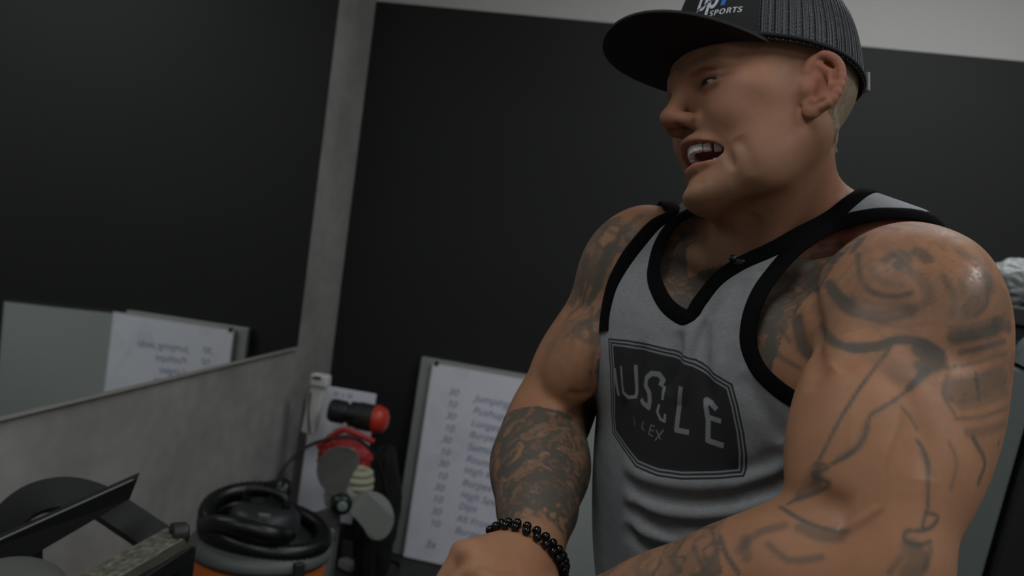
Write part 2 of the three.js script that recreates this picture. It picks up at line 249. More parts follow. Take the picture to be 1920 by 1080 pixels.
// ---------------------------------------------------------------- exercise machine by the mirror wall
{
  const DM = 1.62, blk = phys(0x090a0a, 0.62), stl = std(0x96958a, 0.5, { metalness: 0.3, map: dataTex(128, 128, (u, v) => { const g = 0.75 + fbm(u * 6, v * 20, 2) * 0.5; return [g, g, g * 0.95]; }) });
  const foot = P(150, 1200, 1.55);
  const m = thing('exercise_machine', 'black steel exercise machine with curved arm under the wall mirror', 'exercise machine', V(foot.x, 0, foot.z));
  const O = m.position, q = (x, y, d) => P(x, y + 14, d).sub(O);
  const upD = camDir(0, 1, 0);
  // the curved flat arm: swept rectangle
  const sweep = (pts, w, h, up) => { const c = new THREE.CatmullRomCurve3(pts), n = 200, pos = [], idx = []; for (let i = 0; i <= n; i++) { const p = c.getPoint(i / n), t = c.getTangent(i / n), s = t.clone().cross(up).normalize(), u = s.clone().cross(t); for (const [a, b] of [[-1, -1], [1, -1], [1, 1], [-1, 1]]) { const r = p.clone().addScaledVector(s, a * w / 2).addScaledVector(u, b * h / 2); pos.push(r.x, r.y, r.z); } } for (let i = 0; i < n; i++) for (let k = 0; k < 4; k++) { const a = i * 4 + k, b = i * 4 + (k + 1) % 4; idx.push(a, b, a + 4, b, b + 4, a + 4); } idx.push(0, 2, 1, 0, 3, 2, n * 4, n * 4 + 1, n * 4 + 2, n * 4, n * 4 + 2, n * 4 + 3); const g = new THREE.BufferGeometry(); g.setAttribute('position', new THREE.Float32BufferAttribute(pos, 3)); g.setIndex(idx); const e = g.toNonIndexed(); e.computeVertexNormals(); e.setAttribute('uv', new THREE.Float32BufferAttribute(new Float32Array(e.attributes.position.count * 2), 2)); return e; };
  const back = camDir(0.45, 0.35, 0.8);
  part('curved_arm', sweep([q(-30, 1030, 1.58), q(10, 965, 1.6), q(60, 925, 1.62), q(120, 912, 1.64), q(180, 925, 1.66), q(240, 962, 1.67), q(300, 1002, 1.66), q(330, 1020, 1.65)], 0.05, 0.045, back), blk, m, 'black curved arm');
  part('flat_bar', (() => { const s = new THREE.Shape(); const a = q(-90, 1040, 1.4), b = q(258, 884, 1.56), c = q(243, 922, 1.56), d = q(-90, 1116, 1.4); const g = new THREE.BufferGeometry(); const off = camDir(-0.2, 0.32, -0.92).multiplyScalar(0.022); const v = [a, b, c, d].concat([a, b, c, d].map(p => p.clone().add(off))); g.setAttribute('position', new THREE.Float32BufferAttribute(v.flatMap(p => [p.x, p.y, p.z]), 3)); g.setIndex([0, 2, 1, 0, 3, 2, 4, 5, 6, 4, 6, 7, 0, 1, 5, 0, 5, 4, 1, 2, 6, 1, 6, 5, 2, 3, 7, 2, 7, 6, 3, 0, 4, 3, 4, 7]); const e = g.toNonIndexed(); e.computeVertexNormals(); e.setAttribute('uv', new THREE.Float32BufferAttribute(new Float32Array(72), 2)); return e; })(), std(0x040404, 0.8), m, 'flat black bar with a pointed end');
  part('worn_edge', beam(q(-90, 1039, 1.402), q(250, 886, 1.56), 0.004, 0.0035, V(0, 1, 0), 0.001), std(0x767a74, 0.5), m, 'worn pale top edge');
  part('post', beam(q(28, 1010, 1.5), q(28, 1200, 1.5), 0.06, 0.06, camDir(0, 0, 1)), blk, m);
  part('rail', beam(q(335, 1000, 1.6), q(80, 1150, 1.3), 0.05, 0.038, V(0, 1, 0)), stl, m, 'worn grey steel rail');
  part('rail_liner', beam(q(352, 1022, 1.6), q(130, 1168, 1.3), 0.022, 0.03, V(0, 1, 0)), blk, m);
  part('lock_nut', lathe([[0.006, -0.013], [0.017, -0.013], [0.0185, -0.009], [0.0185, 0.009], [0.017, 0.013], [0.006, 0.013]], 6).rotateZ(Math.PI / 2).rotateY(0.8).translate(...q(336, 986, 1.58).toArray()), std(0x3b3d3c, 0.45, { metalness: 0.4 }), m);
  part('end_cap', new THREE.SphereGeometry(0.07, 28, 16, 0, Math.PI * 2, 0, 1.4).scale(1, 0.55, 1).translate(...q(28, 1088, 1.38).toArray()), std(0x565a55, 0.6), m, 'rounded grey cover');
  const fl = y => -0; const bp = q(28, 1200, 1.5);
  part('post', beam(V(bp.x, bp.y + 0.02, bp.z), V(bp.x, 0.03, bp.z), 0.06, 0.06, V(0, 0, 1)), blk, m);
  part('upright', beam(q(330, 1012, 1.63), V(q(330, 1012, 1.63).x, 0.03, q(330, 1012, 1.63).z), 0.05, 0.05, V(0, 0, 1)), blk, m);
  part('base_rail', beam(V(bp.x, 0.026, bp.z + 0.3), V(q(330, 1012, 1.63).x, 0.026, q(330, 1012, 1.63).z), 0.06, 0.05), blk, m);
}
// ---------------------------------------------------------------- things behind the man on the right
{
  const d = 2.2, c = P(1990, 590, d);
  const rk = thing('storage_cabinet', 'low black cabinet behind the man with plastic packages on top', 'cabinet', V(c.x, 0, c.z));
  const topY = P(1905, 573, d).y, W = 0.62;
  part('carcass', rboxAt(W, topY - 0.04, 0.42, 0.006, 0, (topY - 0.04) / 2, 0), std(0x0d0d0e, 0.6), rk); part('top_board', rboxAt(W + 0.02, 0.04, 0.44, 0.006, 0, topY - 0.02, 0), std(0x2c2f2e, 0.6), rk, 'dark grey top board');
  for (const s of [-1, 1]) { const dr = part('door', rboxAt(W / 2 - 0.008, topY - 0.1, 0.018, 0.004, s * W / 4, (topY - 0.1) / 2 + 0.03, 0.22), std(0x101112, 0.5), rk); part('handle', rboxAt(0.012, 0.12, 0.018, 0.004, s * 0.03, topY * 0.62, 0.238), std(0x333333, 0.4, { metalness: 0.6 }), dr); }
  const bg = thing('plastic_bag', 'crumpled clear white plastic bag with blue print on the black cabinet', 'bag', V(P(1915, 530, d).x, topY, P(1915, 530, d).z));
  part('bag', lump(0.08, 0.062, 0.06, 0.24, 1.5, 21).translate(0, 0.047, 0), phys(0x8d918f, 0.35), bg); part('blue_stripe', rboxAt(0.05, 0.012, 0.004, 0.001).rotateZ(0.55).translate(0.02, 0.045, 0.066), std(0x1c2f96, 0.5), bg, 'blue printed stripe');
  single('black_pouch', lump(0.03, 0.03, 0.03, 0.3, 2, 31), std(0x0b0b0d, 0.6), 'small black pouch beside the clear plastic bag on the cabinet', 'pouch', V(P(1935, 545, d).x + 0.02, topY + 0.024, P(1935, 545, d).z + 0.09));
  // incline bench: grey frame with black pad
  const db = 1.75, b0 = P(1800, 1080, db), b1 = P(1912, 690, db);
  const bn = thing('incline_bench', 'black padded incline bench with grey steel frame behind the man', 'bench', V(b0.x, 0, b0.z));
  const O = bn.position, ax = b1.clone().sub(b0).normalize(), side = camDir(1, 0.1, -0.1).normalize();
  const lo = b0.clone().addScaledVector(ax, -b0.y / ax.y + 0.03).sub(O), hi = b1.clone().sub(O);
  part('frame', beam(lo, hi, 0.062, 0.04, camDir(0, 0, 1), 0.01), std(0x5d6462, 0.55), bn, 'grey steel frame tube');
  part('frame_bend', tube([hi, hi.clone().addScaledVector(ax, 0.03).addScaledVector(side, 0.012), hi.clone().addScaledVector(ax, 0.055).addScaledVector(side, 0.05), hi.clone().addScaledVector(ax, 0.06).addScaledVector(side, 0.16)], 0.026, 20, 12), std(0x5d6462, 0.55), bn);
  const mid = lo.clone().lerp(hi, 0.5).addScaledVector(side, 0.19), Lp = lo.distanceTo(hi) * 0.98;
  const pad = new RoundedBoxGeometry(0.3, Lp, 0.07, 4, 0.02); const zz = side.clone().cross(ax).normalize(); pad.applyMatrix4(new THREE.Matrix4().makeBasis(side, ax, zz)).translate(mid.x, mid.y, mid.z); part('pad', pad, phys(0x08080a, 0.45), bn, 'black vinyl pad');
  part('floor_rail', beam(V(lo.x - 0.03, 0.025, lo.z), V(lo.x + 0.45, 0.025, lo.z - 0.05), 0.06, 0.05), std(0x5d6462, 0.55), bn);
}
// ---------------------------------------------------------------- distance fields: tapered capsules and ellipsoids joined smoothly, meshed sparsely
const smin = (a, b, k) => { if (k <= 0) return Math.min(a, b); const h = Math.max(k - Math.abs(a - b), 0) / k; return Math.min(a, b) - h * h * k * 0.25; };
class Field {
  constructor() { this.prims = []; this.marks = []; }
  cone(a, b, r1, r2, k = 0.02, sub = false) {
    const ba = b.clone().sub(a), l2 = ba.lengthSq(), rr = r1 - r2, a2 = l2 - rr * rr, il2 = 1 / l2;
    this.prims.push({ k, sub, f: (x, y, z) => {
      const px = x - a.x, py = y - a.y, pz = z - a.z, yy = px * ba.x + py * ba.y + pz * ba.z, zz = yy - l2;
      const vx = px * l2 - ba.x * yy, vy = py * l2 - ba.y * yy, vz = pz * l2 - ba.z * yy, x2 = vx * vx + vy * vy + vz * vz, y2 = yy * yy * l2, z2 = zz * zz * l2, kk = Math.sign(rr) * rr * rr * x2;
      if (Math.sign(zz) * a2 * z2 > kk) return Math.sqrt(x2 + z2) * il2 - r2;
      if (Math.sign(yy) * a2 * y2 < kk) return Math.sqrt(x2 + y2) * il2 - r1;
      return (Math.sqrt(x2 * a2 * il2) + yy * rr) * il2 - r1;
    } }); return this;
  }
  ell(c, m, r, k = 0.02, sub = false) {                              // m: Matrix3 whose columns are the axes
    const e = m.elements, [rx, ry, rz] = r;
    this.prims.push({ k, sub, f: (x, y, z) => {
      x -= c.x; y -= c.y; z -= c.z;
      const u = x * e[0] + y * e[1] + z * e[2], v = x * e[3] + y * e[4] + z * e[5], w = x * e[6] + y * e[7] + z * e[8];
      const a = u / rx, b = v / ry, d = w / rz, k0 = Math.sqrt(a * a + b * b + d * d), k1 = Math.sqrt(a * a / rx / rx + b * b / ry / ry + d * d / rz / rz);
      return k1 < 1e-9 ? -Math.min(rx, ry, rz) : k0 * (k0 - 1) / k1;
    } }); return this;
  }
  line(pts, w, amp) {                                               // a raised (amp > 0) or sunken line on the surface
    const c = V(0, 0, 0); pts.forEach(p => c.add(p)); c.divideScalar(pts.length); let R = 0; pts.forEach(p => R = Math.max(R, p.distanceTo(c)));
    this.marks.push({ pts, w, amp, c, R: R + 3 * w }); return this;
  }
  d(x, y, z, list = this.prims, marks = this.marks) {
    let d = 1e3;
    for (const p of list) { const e = p.f(x, y, z); d = p.sub ? -smin(-d, e, p.k) : smin(d, e, p.k); }
    if (d < 0.04 && d > -0.04) for (const m of marks) { const dx = x - m.c.x, dy = y - m.c.y, dz = z - m.c.z; if (dx * dx + dy * dy + dz * dz < m.R * m.R) { const q = polyDist(m.pts, x, y, z), e = Math.min(polyAt, 1 - polyAt); d -= m.amp * (e < 0.3 ? e * (2 - e / 0.3) / 0.3 : 1) * Math.exp(-q * q / (m.w * m.w)); } }
    return d;
  }
  hit(o, dir, far = 2.2, start = 0.3) { const u = dir.clone().normalize(); let t = start; for (let i = 0; i < 160 && t < far; i++) { const d = this.d(o.x + u.x * t, o.y + u.y * t, o.z + u.z * t); if (d < 2e-4) return o.clone().addScaledVector(u, t); t += Math.min(d, 0.2) * 0.8; } return null; }
  pix(px, py) { return this.hit(camPos, dirOf(px, py)); }
  poly(list) { return list.map(([x, y]) => this.pix(x, y)).filter(Boolean); }
  normal(p, e = 0.002) { return V(this.d(p.x + e, p.y, p.z) - this.d(p.x - e, p.y, p.z), this.d(p.x, p.y + e, p.z) - this.d(p.x, p.y - e, p.z), this.d(p.x, p.y, p.z + e) - this.d(p.x, p.y, p.z - e)).normalize(); }
  mesh(lo, hi, h, keep, near) {
    const B = 8, nx = Math.ceil((hi.x - lo.x) / h / B) * B, ny = Math.ceil((hi.y - lo.y) / h / B) * B, nz = Math.ceil((hi.z - lo.z) / h / B) * B, S = B + 1;
    const cells = new Map(), quads = [], pos = [], nor = [], val = new Float32Array(S * S * S), rad = B * h * 0.87;
    const key = (i, j, k) => i + nx * (j + ny * k);
    for (let bz = 0; bz < nz; bz += B) for (let by = 0; by < ny; by += B) for (let bx = 0; bx < nx; bx += B) {
      const mx = lo.x + (bx + B / 2) * h, my = lo.y + (by + B / 2) * h, mz = lo.z + (bz + B / 2) * h;
      if (near && !near(mx, my, mz)) continue;
      const dc = this.d(mx, my, mz, this.prims, []); if (Math.abs(dc) > rad * 1.6 + 0.008) continue;
      const ds = this.prims.map(p => p.f(mx, my, mz)); let dm = 1e3; this.prims.forEach((p, i) => { if (!p.sub) dm = Math.min(dm, ds[i]); });
      const list = this.prims.filter((p, i) => p.sub ? ds[i] < rad * 1.6 + p.k : ds[i] < dm + rad * 3.6 + p.k + 0.006);
      const marks = this.marks.filter(m => Math.hypot(mx - m.c.x, my - m.c.y, mz - m.c.z) < m.R + rad);
      for (let k = 0; k < S; k++) for (let j = 0; j < S; j++) for (let i = 0; i < S; i++) val[i + S * (j + S * k)] = this.d(lo.x + (bx + i) * h, lo.y + (by + j) * h, lo.z + (bz + k) * h, list, marks);
      const D = (x, y, z) => this.d(x, y, z, list, marks);
      for (let k = 0; k < B; k++) for (let j = 0; j < B; j++) for (let i = 0; i < B; i++) {
        let n = 0, sx = 0, sy = 0, sz = 0; const v = (a, b, c) => val[i + a + S * (j + b + S * (k + c))];
        const v000 = v(0, 0, 0), sg = v000 < 0; if ((v(1, 0, 0) < 0) === sg && (v(0, 1, 0) < 0) === sg && (v(1, 1, 0) < 0) === sg && (v(0, 0, 1) < 0) === sg && (v(1, 0, 1) < 0) === sg && (v(0, 1, 1) < 0) === sg && (v(1, 1, 1) < 0) === sg) continue;
        const E = (a, b, c, p, q, r) => { const s = v(a, b, c), t = v(p, q, r); if ((s < 0) !== (t < 0)) { const w = s / (s - t); n++; sx += a + (p - a) * w; sy += b + (q - b) * w; sz += c + (r - c) * w; } };
        E(0, 0, 0, 1, 0, 0); E(0, 1, 0, 1, 1, 0); E(0, 0, 1, 1, 0, 1); E(0, 1, 1, 1, 1, 1);
        E(0, 0, 0, 0, 1, 0); E(1, 0, 0, 1, 1, 0); E(0, 0, 1, 0, 1, 1); E(1, 0, 1, 1, 1, 1);
        E(0, 0, 0, 0, 0, 1); E(1, 0, 0, 1, 0, 1); E(0, 1, 0, 0, 1, 1); E(1, 1, 0, 1, 1, 1);
        if (!n) continue;
        let x = lo.x + (bx + i + sx / n) * h, y = lo.y + (by + j + sy / n) * h, z = lo.z + (bz + k + sz / n) * h;
        const e = h * 0.6; let gx = D(x + e, y, z) - D(x - e, y, z), gy = D(x, y + e, z) - D(x, y - e, z), gz = D(x, y, z + e) - D(x, y, z - e); const gl = Math.hypot(gx, gy, gz) || 1; gx /= gl; gy /= gl; gz /= gl;
        const dd = clamp(D(x, y, z), -h * 0.5, h * 0.5) * 0.8; x -= gx * dd; y -= gy * dd; z -= gz * dd;
        const I = bx + i, J = by + j, K = bz + k; cells.set(key(I, J, K), pos.length / 3); pos.push(x, y, z); nor.push(gx, gy, gz);
        const s0 = v000 < 0;
        if (J > 0 && K > 0 && s0 !== (v(1, 0, 0) < 0)) quads.push([key(I, J, K), key(I, J - 1, K), key(I, J - 1, K - 1), key(I, J, K - 1), s0]);
        if (I > 0 && K > 0 && s0 !== (v(0, 1, 0) < 0)) quads.push([key(I, J, K), key(I, J, K - 1), key(I - 1, J, K - 1), key(I - 1, J, K), s0]);
        if (I > 0 && J > 0 && s0 !== (v(0, 0, 1) < 0)) quads.push([key(I, J, K), key(I - 1, J, K), key(I - 1, J - 1, K), key(I, J - 1, K), s0]);
      }
    }
    const idx = [];
    for (const q of quads) {
      const a = q.slice(0, 4).map(c => {
        let m = cells.get(c); if (m !== undefined) return m;
        const x = lo.x + (c % nx + 0.5) * h, y = lo.y + (Math.floor(c / nx) % ny + 0.5) * h, z = lo.z + (Math.floor(c / nx / ny) + 0.5) * h, p = V(x, y, z), n = this.normal(p, h * 0.6), d = clamp(this.d(x, y, z), -h * 0.9, h * 0.9);
        m = pos.length / 3; pos.push(x - n.x * d, y - n.y * d, z - n.z * d); nor.push(n.x, n.y, n.z); cells.set(c, m); return m;
      });
      if (keep && !keep((pos[a[0] * 3] + pos[a[2] * 3]) / 2, (pos[a[0] * 3 + 1] + pos[a[2] * 3 + 1]) / 2, (pos[a[0] * 3 + 2] + pos[a[2] * 3 + 2]) / 2)) continue;
      const [p, r, s, t] = q[4] ? a : [a[0], a[3], a[2], a[1]]; idx.push(p, r, s, p, s, t);
    }
    return compact({ pos, nor, idx });
  }
}
function compact({ pos, nor, idx }) { const map = new Map(), P2 = [], N2 = []; const out = idx.map(i => { let m = map.get(i); if (m === undefined) { m = P2.length / 3; map.set(i, m); P2.push(pos[i * 3], pos[i * 3 + 1], pos[i * 3 + 2]); N2.push(nor[i * 3], nor[i * 3 + 1], nor[i * 3 + 2]); } return m; }); return { pos: P2, nor: N2, idx: out }; }
let polyAt = 0.5;                                                   // where along the line the nearest point of the last polyDist lies, 0 to 1
function polyDist(pts, x, y, z) {
  let best = 1e9;
  if (pts.length === 1) polyAt = 0.5; if (pts.length === 1) return Math.hypot(x - pts[0].x, y - pts[0].y, z - pts[0].z);
  for (let i = 0; i + 1 < pts.length; i++) {
    const a = pts[i], b = pts[i + 1], bx = b.x - a.x, by = b.y - a.y, bz = b.z - a.z, px = x - a.x, py = y - a.y, pz = z - a.z, l = bx * bx + by * by + bz * bz || 1e-9;
    const t = clamp((px * bx + py * by + pz * bz) / l, 0, 1), dx = px - bx * t, dy = py - by * t, dz = pz - bz * t, d = dx * dx + dy * dy + dz * dz; if (d < best) { best = d; polyAt = (i + t) / (pts.length - 1); }
  }
  return Math.sqrt(best);
}
function joinMeshes(list) { const pos = [], nor = [], idx = []; for (const m of list) { const o = pos.length / 3; for (const v of m.pos) pos.push(v); for (const v of m.nor) nor.push(v); for (const v of m.idx) idx.push(v + o); } return { pos, nor, idx }; }
function geoOf(m, O, color) {                                       // a BufferGeometry relative to O, with vertex colours
  const g = new THREE.BufferGeometry(), n = m.pos.length / 3, p = new Float32Array(n * 3);
  for (let i = 0; i < n; i++) { p[i * 3] = m.pos[i * 3] - O.x; p[i * 3 + 1] = m.pos[i * 3 + 1] - O.y; p[i * 3 + 2] = m.pos[i * 3 + 2] - O.z; }
  g.setAttribute('position', new THREE.BufferAttribute(p, 3)); g.setAttribute('normal', new THREE.Float32BufferAttribute(m.nor, 3)); g.setIndex(m.idx);
  if (color) { const c = new Float32Array(n * 3), t = [0, 0, 0]; for (let i = 0; i < n; i++) { color(m.pos[i * 3], m.pos[i * 3 + 1], m.pos[i * 3 + 2], t); c[i * 3] = t[0]; c[i * 3 + 1] = t[1]; c[i * 3 + 2] = t[2]; } g.setAttribute('color', new THREE.BufferAttribute(c, 3)); }
  return g;
}
const frameOf = (o, L, U, F) => { const m = new THREE.Matrix3().set(L.x, U.x, F.x, L.y, U.y, F.y, L.z, U.z, F.z); return { o, m, L, U, F, at: (x, y, z) => V(x, y, z).applyMatrix3(m).add(o), loc: p => { const q = p.clone().sub(o); return V(q.dot(L), q.dot(U), q.dot(F)); } }; };
function rotFrame(fr, o, ax, ay, az) { const q = new THREE.Matrix4().makeRotationFromEuler(new THREE.Euler(ax, ay, az)); const e = q.elements; const col = i => V(e[i * 4], e[i * 4 + 1], e[i * 4 + 2]).applyMatrix3(fr.m); return frameOf(o, col(0), col(1), col(2)); }
function axesAlong(a, b, hint) { const U = b.clone().sub(a).normalize(), F = hint.clone().addScaledVector(U, -hint.dot(U)).normalize(), L = U.clone().cross(F); return frameOf(a.clone().add(b).multiplyScalar(0.5), L, U, F); }
// ---------------------------------------------------------------- the man: skeleton frames
const HC = P(1438, 213, 1.0);
const headF0 = camDir(-0.948, 0.062, 0.3).normalize(), headU0 = camDir(-0.043, 0.953, -0.277);
const HF = headF0, HU = headU0.clone().addScaledVector(HF, -headU0.dot(HF)).normalize(), HL = HU.clone().cross(HF);
const H = frameOf(HC, HL, HU, HF), h = H.at;
const TC = P(1412, 715, 1.075);
const tf0 = camDir(-0.72, 0, 0.69); tf0.y = 0; tf0.normalize();
const TU = V(0, 1, 0).addScaledVector(tf0, 0.08).normalize(), TF = tf0.clone().addScaledVector(TU, -tf0.dot(TU)).normalize(), TL = TU.clone().cross(TF);
const T = frameOf(TC, TL, TU, TF), t = T.at;
const body = new Field(), torso = new Field();
const both = fn => { fn(body); fn(torso); };
const S2 = fn => { fn(1); fn(-1); };
// torso (also the form below the shirt)
both(f => {
  f.ell(t(0, -0.09, 0), T.m, [0.165, 0.25, 0.115], 0);
  f.ell(t(0, 0.055, -0.015), T.m, [0.165, 0.09, 0.095], 0.05);
  S2(s => { f.ell(t(s * 0.082, 0.03, 0.075), T.m, [0.095, 0.08, 0.05], 0.02); f.ell(t(s * 0.14, -0.04, -0.03), T.m, [0.05, 0.17, 0.08], 0.04); });
  f.ell(t(0, -0.25, 0.0), T.m, [0.145, 0.2, 0.108], 0.06);
  f.ell(t(0, -0.42, -0.01), T.m, [0.165, 0.14, 0.115], 0.06);
  f.cone(P(1545, 405, 1.04), P(1700, 455, 0.965), 0.036, 0.031, 0.035); f.cone(P(1340, 430, 1.1), P(1232, 446, 1.13), 0.034, 0.03, 0.035);
});
// neck
const NB = P(1440, 455, 1.07);
body.cone(h(0, -0.03, 0.0), NB, 0.052, 0.064, 0.035);
body.cone(h(0, -0.05, -0.026), t(0, 0.16, -0.025), 0.036, 0.053, 0.03);
S2(s => { body.cone(h(s * 0.05, -0.04, -0.016), t(s * 0.02, 0.135, 0.07), 0.013, 0.011, 0.022); body.cone(t(s * 0.02, 0.132, 0.074), t(s * 0.15, 0.14, 0.01), 0.011, 0.013, 0.018); });
body.cone(h(0, -0.075, 0.0), t(0, 0.13, 0.055), 0.024, 0.02, 0.02);
// his left arm (near the camera)
const SL = P(1715, 585, 0.905), EL = P(1615, 1105, 0.80), WL = P(1085, 1160, 0.87);
both(f => f.cone(t(0.1, 0.075, -0.01), SL, 0.055, 0.055, 0.04));
body.ell(P(1732, 598, 0.9), axesAlong(EL, SL, camDir(0, 0, 1)).m, [0.066, 0.088, 0.075], 0.03);
body.ell(P(1640, 548, 0.905), axesAlong(P(1560, 620, 0.9), P(1700, 475, 0.92), camDir(0, 0, 1)).m, [0.05, 0.075, 0.055], 0.025);
body.cone(SL, EL, 0.062, 0.047, 0.03);
{ const b0 = P(1600, 660, 0.865), b1 = P(1560, 930, 0.80), A = axesAlong(b1, b0, camDir(-0.4, 0, 1));
  body.ell(P(1597, 815, 0.825), A.m, [0.054, 0.118, 0.056], 0.02);
  const c0 = P(1785, 640, 0.9), c1 = P(1710, 1010, 0.83), Bx = axesAlong(c1, c0, camDir(0.3, 0, 1));
  body.ell(P(1764, 765, 0.88), Bx.m, [0.052, 0.14, 0.058], 0.025);
  body.ell(P(1690, 800, 0.845), A.m, [0.06, 0.14, 0.05], 0.03);
  body.cone(P(1680, 900, 0.83), P(1590, 1075, 0.79), 0.048, 0.05, 0.03); }
body.cone(EL, P(1480, 1100, 0.80), 0.056, 0.058, 0.03);
body.cone(P(1640, 1060, 0.80), P(1380, 1105, 0.815), 0.055, 0.052, 0.025);
body.cone(P(1480, 1100, 0.80), P(1250, 1140, 0.84), 0.057, 0.043, 0.03);
body.cone(P(1250, 1140, 0.84), WL, 0.043, 0.031, 0.03);
// his right arm
const SR = P(1190, 505, 1.15), ER = P(1030, 785, 1.2), WR = P(1000, 1045, 0.955);
both(f => f.cone(t(-0.1, 0.08, -0.01), SR, 0.06, 0.05, 0.035));
both(f => f.ell(P(1172, 500, 1.14), axesAlong(ER, SR, camDir(0, 0, 1)).m, [0.048, 0.072, 0.056], 0.03));
body.cone(SR, ER, 0.046, 0.04, 0.03);
{ const A = axesAlong(P(1040, 745, 1.12), P(1130, 590, 1.12), camDir(0, 0, 1));
  body.ell(P(1093, 668, 1.105), A.m, [0.038, 0.064, 0.044], 0.014);
  body.ell(P(1070, 672, 1.16), A.m, [0.04, 0.082, 0.046], 0.025); }
body.cone(ER, P(1014, 880, 1.08), 0.044, 0.05, 0.03);
body.ell(P(1012, 850, 1.09), axesAlong(P(1000, 985, 1.0), P(1020, 765, 1.16), camDir(0, 0, 1)).m, [0.0485, 0.12, 0.05], 0.02);
body.cone(P(1014, 875, 1.08), P(1008, 958, 1.005), 0.047, 0.036, 0.025);
body.cone(P(1008, 958, 1.005), P(1000, 1005, 0.975), 0.036, 0.028, 0.02); body.cone(P(1000, 1005, 0.975), WR, 0.028, 0.0245, 0.02);
// fists
function fist(f, W, d, back, thumbSide, sc = 1) {                   // d: along the hand, back: out of the back of the hand
  d = d.clone().normalize(); back = back.clone().addScaledVector(d, -back.dot(d)).normalize(); const s = d.clone().cross(back).multiplyScalar(thumbSide).normalize();
  const q = (a, b, c) => W.clone().addScaledVector(d, a * sc).addScaledVector(s, b * sc).addScaledVector(back, c * sc);
  f.cone(W, q(0.03, 0, 0), 0.0245 * sc, 0.028 * sc, 0.02);
  const m = frameOf(W, s, back, d).m;
  f.ell(q(0.05, 0.0, 0), m, [0.042 * sc, 0.023 * sc, 0.05 * sc], 0.02);
  [[0.03, 0.092, 0.0105], [0.01, 0.096, 0.0108], [-0.011, 0.091, 0.0102], [-0.03, 0.082, 0.0092]].forEach(([o, l, r]) => {
    const k = q(l, o, 0.006), k1 = q(l + 0.018, o * 0.95, -0.028), k2 = q(l - 0.012, o * 0.9, -0.045), k3 = q(l - 0.034, o * 0.9, -0.03);
    f.cone(q(0.03, o * 0.6, 0.004), k, 0.011 * sc, (r + 0.0015) * sc, 0.012); f.cone(k, k1, (r + 0.001) * sc, r * sc, 0.004); f.cone(k1, k2, r * sc, r * 0.95 * sc, 0.004); f.cone(k2, k3, r * 0.95 * sc, r * 0.85 * sc, 0.004);
  });
  const t0 = q(0.02, 0.032, -0.012), t1 = q(0.056, 0.047, -0.024), t2 = q(0.088, 0.036, -0.046), t3 = q(0.1, 0.012, -0.056);
  f.cone(t0, t1, 0.017 * sc, 0.0135 * sc, 0.014); f.cone(t1, t2, 0.013 * sc, 0.0115 * sc, 0.006); f.cone(t2, t3, 0.0115 * sc, 0.0095 * sc, 0.005);
}
fist(body, WR, P(872, 1090, 0.865).sub(WR), camDir(-0.1, 0.75, 0.65), -1, 1.0);
fist(body, WL, P(960, 1190, 0.87).sub(WL), camDir(0, 0.8, 0.6), 1, 1.0);
// ---------------------------------------------------------------- head
body.ell(h(0, 0.048, -0.004), H.m, [0.076, 0.088, 0.096], 0.02);
body.ell(h(0, -0.012, 0.03), H.m, [0.058, 0.08, 0.06], 0.02);
body.ell(h(0, 0.055, 0.054), H.m, [0.056, 0.048, 0.042], 0.02);
S2(s => {
  body.cone(h(s * 0.051, -0.045, -0.004), h(s * 0.02, -0.095, 0.07), 0.017, 0.0165, 0.035);
  body.ell(h(s * 0.048, -0.008, 0.048), H.m, [0.02, 0.017, 0.03], 0.035);
  body.ell(h(s * 0.038, -0.028, 0.069), H.m, [0.019, 0.018, 0.017], 0.016);       // raised smiling cheek
  body.ell(h(s * 0.044, -0.068, 0.042), H.m, [0.014, 0.032, 0.026], 0.03);
  body.cone(h(s * 0.01, 0.026, 0.0955), h(s * 0.042, 0.0285, 0.079), 0.0105, 0.0085, 0.016);   // brow
});
body.ell(h(0, -0.1, 0.085), H.m, [0.022, 0.0155, 0.0185], 0.014);
body.ell(h(0, -0.055, 0.07), H.m, [0.033, 0.035, 0.023], 0.014);               // muzzle
S2(s => body.ell(h(s * 0.031, 0.007, 0.1045), H.m, [0.019, 0.0115, 0.02], 0.009, true));
body.cone(h(0, 0.021, 0.0905), h(0, -0.018, 0.112), 0.0085, 0.0088, 0.014);       // nose
body.ell(h(0, -0.0205, 0.1135), H.m, [0.0082, 0.0074, 0.0085], 0.01);
S2(s => { body.ell(h(s * 0.012, -0.026, 0.1), H.m, [0.0072, 0.0075, 0.012], 0.01); body.ell(h(s * 0.0068, -0.0325, 0.107), H.m, [0.0038, 0.0038, 0.006], 0.004, true); });
// eyelids: a ball in each socket with a narrow slit
S2(s => { body.ell(h(s * 0.0315, 0.008, 0.0775), H.m, [0.015, 0.0125, 0.0135], 0.005); body.ell(h(s * 0.034, 0.0065, 0.0895), rotFrame(H, V(0, 0, 0), 0, 0, s * -0.12).m, [0.0125, 0.0021, 0.008], 0.002, true); });
// mouth: open laugh
const mouthArc = (y, z0, wx, up) => [-1, -0.6, -0.25, 0, 0.25, 0.6, 1].map(u => h(u * wx, y + up * u * u, z0 - 0.019 * u * u));
{ const lipU = mouthArc(-0.0455, 0.0955, 0.029, -0.0155), lipL = mouthArc(-0.0715, 0.0905, 0.028, 0.006);
  for (let i = 0; i < 6; i++) { body.cone(lipU[i], lipU[i + 1], i === 0 ? 0.0032 : 0.0042, i === 5 ? 0.0032 : 0.0042, 0.008); body.cone(lipL[i], lipL[i + 1], i === 0 ? 0.004 : 0.0062, i === 5 ? 0.004 : 0.0062, 0.007); } }
body.ell(h(0, -0.059, 0.087), H.m, [0.0265, 0.0108, 0.034], 0.006, true);
S2(s => body.ell(h(s * 0.02, -0.0635, 0.08), rotFrame(H, V(0, 0, 0), 0, 0, s * -0.1).m, [0.013, 0.0075, 0.02], 0.006, true));
